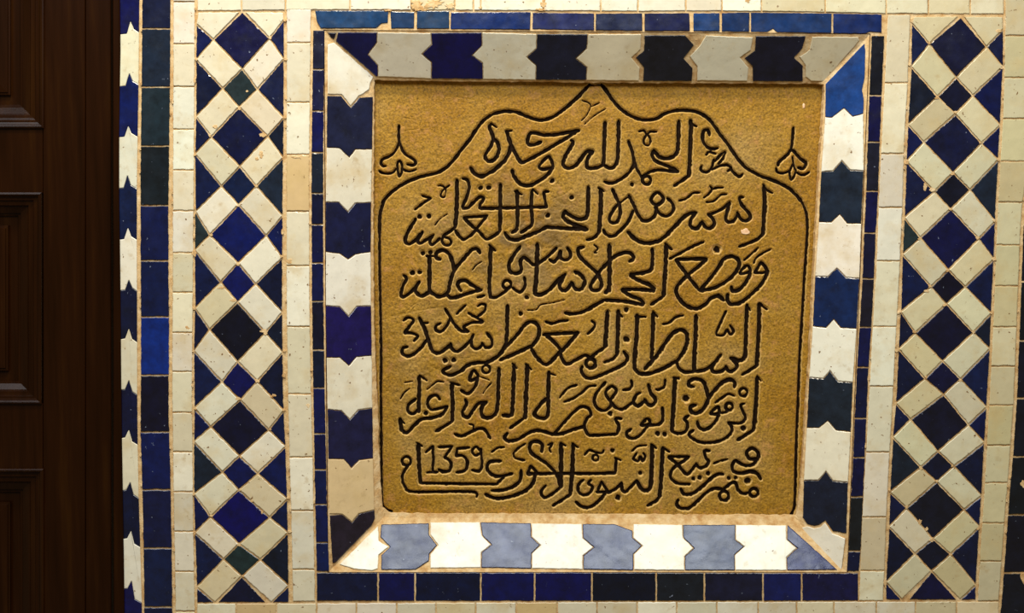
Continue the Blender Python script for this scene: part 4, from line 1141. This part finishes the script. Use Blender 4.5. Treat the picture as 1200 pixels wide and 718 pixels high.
FL = {k: raster(v) for k, v in CARVE.items()}
scr = raster(SCRATCH)
allcut = np.maximum.reduce(list(FL.values()))
XX = GX0 + ST * np.arange(NX)
YY = GY0 + ST * np.arange(NY)
PXG, PYG = np.meshgrid(XX, YY)
wear = np.exp(-(((PXG - 610) / 85) ** 2 + ((PYG - 280) / 75) ** 2)) + 0.8 * np.exp(-(((PXG - 520) / 60) ** 2 + ((PYG - 430) / 60) ** 2)) + 0.35
# soft hollows beside the strokes, hand-worn surface and coarse pitting
depth = 0.0050 * allcut + 0.0007 * scr
depth += wear * (0.0008 * vnoise(22, 1) + 0.0007 * vnoise(8, 2) + 0.00045 * vnoise(3.4, 3)) + 0.00020 * vnoise(1.7, 4)
depth += 0.0012 * np.clip(vnoise(5.5, 8) - 0.55, 0, 1) * (0.4 + wear) + 0.0011 * np.clip(vnoise(3.0, 9) - 0.62, 0, 1) * (0.4 + wear)
depth = np.maximum(depth, -0.0006)
# ragged cut mask for the dark grooves and their painted lit lips
cut = np.clip(allcut + (allcut > 0.02) * (0.20 * vnoise(2.3, 6) + 0.12 * vnoise(5, 16)), 0, 1)
stain = np.clip(wear - 0.30, 0, 1) * np.clip(0.45 + 0.8 * vnoise(16, 21) + 0.4 * vnoise(6, 22), 0, 1)
cs, sn = math.cos(PITCH), math.sin(PITCH)
aa = (PXG - 600.0) / FPX
bb = -(PYG - 359.0) / FPX
tt = (YPL - CAMY) / (cs + bb * sn)
VX, VZ = aa * tt, CAMZ + (-sn + bb * cs) * tt
VY = YPL + depth
VV = np.stack([VX, VY, VZ], -1)
# normals of the height field (towards the viewer)
du = np.gradient(VV, axis=1)
dv = np.gradient(VV, axis=0)
NN = np.cross(du, dv)
NN /= np.linalg.norm(NN, axis=-1, keepdims=True)
if NN[NY // 2, NX // 2, 1] > 0:
    NN = -NN

plaque = empty('stone_plaque', P(690, 603, YPL))
tag(plaque, 'square golden brown stone plaque carved with six lines of Arabic script under a scalloped arch', 'plaque')

order = ['border', 'finial_l', 'finial_r', 'date', 'line1', 'line2', 'line3', 'line4', 'line5', 'line6']
own = np.full((NY, NX), -1, np.int8)
best = np.full((NY, NX), 0.10, np.float32)
for i, k in enumerate(order):
    m = FL[k] > best
    own[m] = i
    best[m] = FL[k][m]
q = np.stack([own[:-1, :-1], own[:-1, 1:], own[1:, :-1], own[1:, 1:]], -1)
face_own = q.max(-1)
IDX = np.arange(NX * NY).reshape(NY, NX)
QUAD = np.stack([IDX[:-1, :-1], IDX[1:, :-1], IDX[1:, 1:], IDX[:-1, 1:]], -1)


def grid_part(name, sel, parent, back=False):
    fq = QUAD[sel]
    used, inv = np.unique(fq, return_inverse=True)
    inv = inv.reshape(-1, 4)
    vco = VV.reshape(-1, 3)[used]
    nrm = NN.reshape(-1, 3)[used]
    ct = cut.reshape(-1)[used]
    sv = stain.reshape(-1)[used]
    nv, nf = len(used), len(inv)
    loops = inv.ravel()
    sizes = np.full(nf, 4)
    if back:
        # sides and back of the slab
        per = np.concatenate([IDX[0, :-1], IDX[:-1, -1], IDX[-1, :0:-1], IDX[:0:-1, 0]])
        pv = VV.reshape(-1, 3)[per]
        bk = pv.copy()
        bk[:, 1] = YPL + 0.030
        n = len(per)
        fr = np.arange(nv, nv + n)
        bi = np.arange(nv + n, nv + 2 * n)
        fr2, bi2 = np.roll(fr, -1), np.roll(bi, -1)
        side = np.stack([fr, fr2, bi2, bi], -1)
        vco = np.concatenate([vco, pv, bk])
        z = np.tile(np.array([[0, 1.0, 0]]), (n, 1))
        nrm = np.concatenate([nrm, np.tile(np.array([[0, -1.0, 0]]), (n, 1)), z])
        ct = np.concatenate([ct, np.zeros(2 * n)])
        sv = np.concatenate([sv, np.zeros(2 * n)])
        loops = np.concatenate([loops, side.ravel(), bi[::-1]])
        sizes = np.concatenate([sizes, np.full(n, 4), [n]])
    me = bpy.data.meshes.new(name)
    me.vertices.add(len(vco))
    me.vertices.foreach_set('co', vco.astype(np.float32).ravel())
    me.loops.add(len(loops))
    me.loops.foreach_set('vertex_index', loops.astype(np.int32))
    me.polygons.add(len(sizes))
    me.polygons.foreach_set('loop_start', np.concatenate([[0], np.cumsum(sizes)[:-1]]).astype(np.int32))
    me.update(calc_edges=True)
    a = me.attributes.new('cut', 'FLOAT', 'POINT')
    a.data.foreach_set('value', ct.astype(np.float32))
    a = me.attributes.new('stain', 'FLOAT', 'POINT')
    a.data.foreach_set('value', sv.astype(np.float32))
    me.polygons.foreach_set('use_smooth', np.ones(len(sizes), bool))
    me.normals_split_custom_set_from_vertices(nrm.tolist())
    me.materials.append(MAT_STONE)
    me.update()
    return link(name, me, parent)


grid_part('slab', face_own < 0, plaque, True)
for x, y, rx, ry in ((873.5, 271.5, 6, 4.6), (942.2, 124, 2, 3.4)):
    mb = MB()
    pl = [(x + rx * RND.uniform(.6, 1.05) * math.cos(-t), y + ry * RND.uniform(.6, 1.05) * math.sin(-t)) for t in [k / 12 * math.tau for k in range(12)]]
    prism(mb, pl, YPL - 0.0012, YPL + 0.002, bev=0.0008)
    tag(mb.build('chip', [MAT_CHIP], plaque), 'pale pinkish chip in the stone')
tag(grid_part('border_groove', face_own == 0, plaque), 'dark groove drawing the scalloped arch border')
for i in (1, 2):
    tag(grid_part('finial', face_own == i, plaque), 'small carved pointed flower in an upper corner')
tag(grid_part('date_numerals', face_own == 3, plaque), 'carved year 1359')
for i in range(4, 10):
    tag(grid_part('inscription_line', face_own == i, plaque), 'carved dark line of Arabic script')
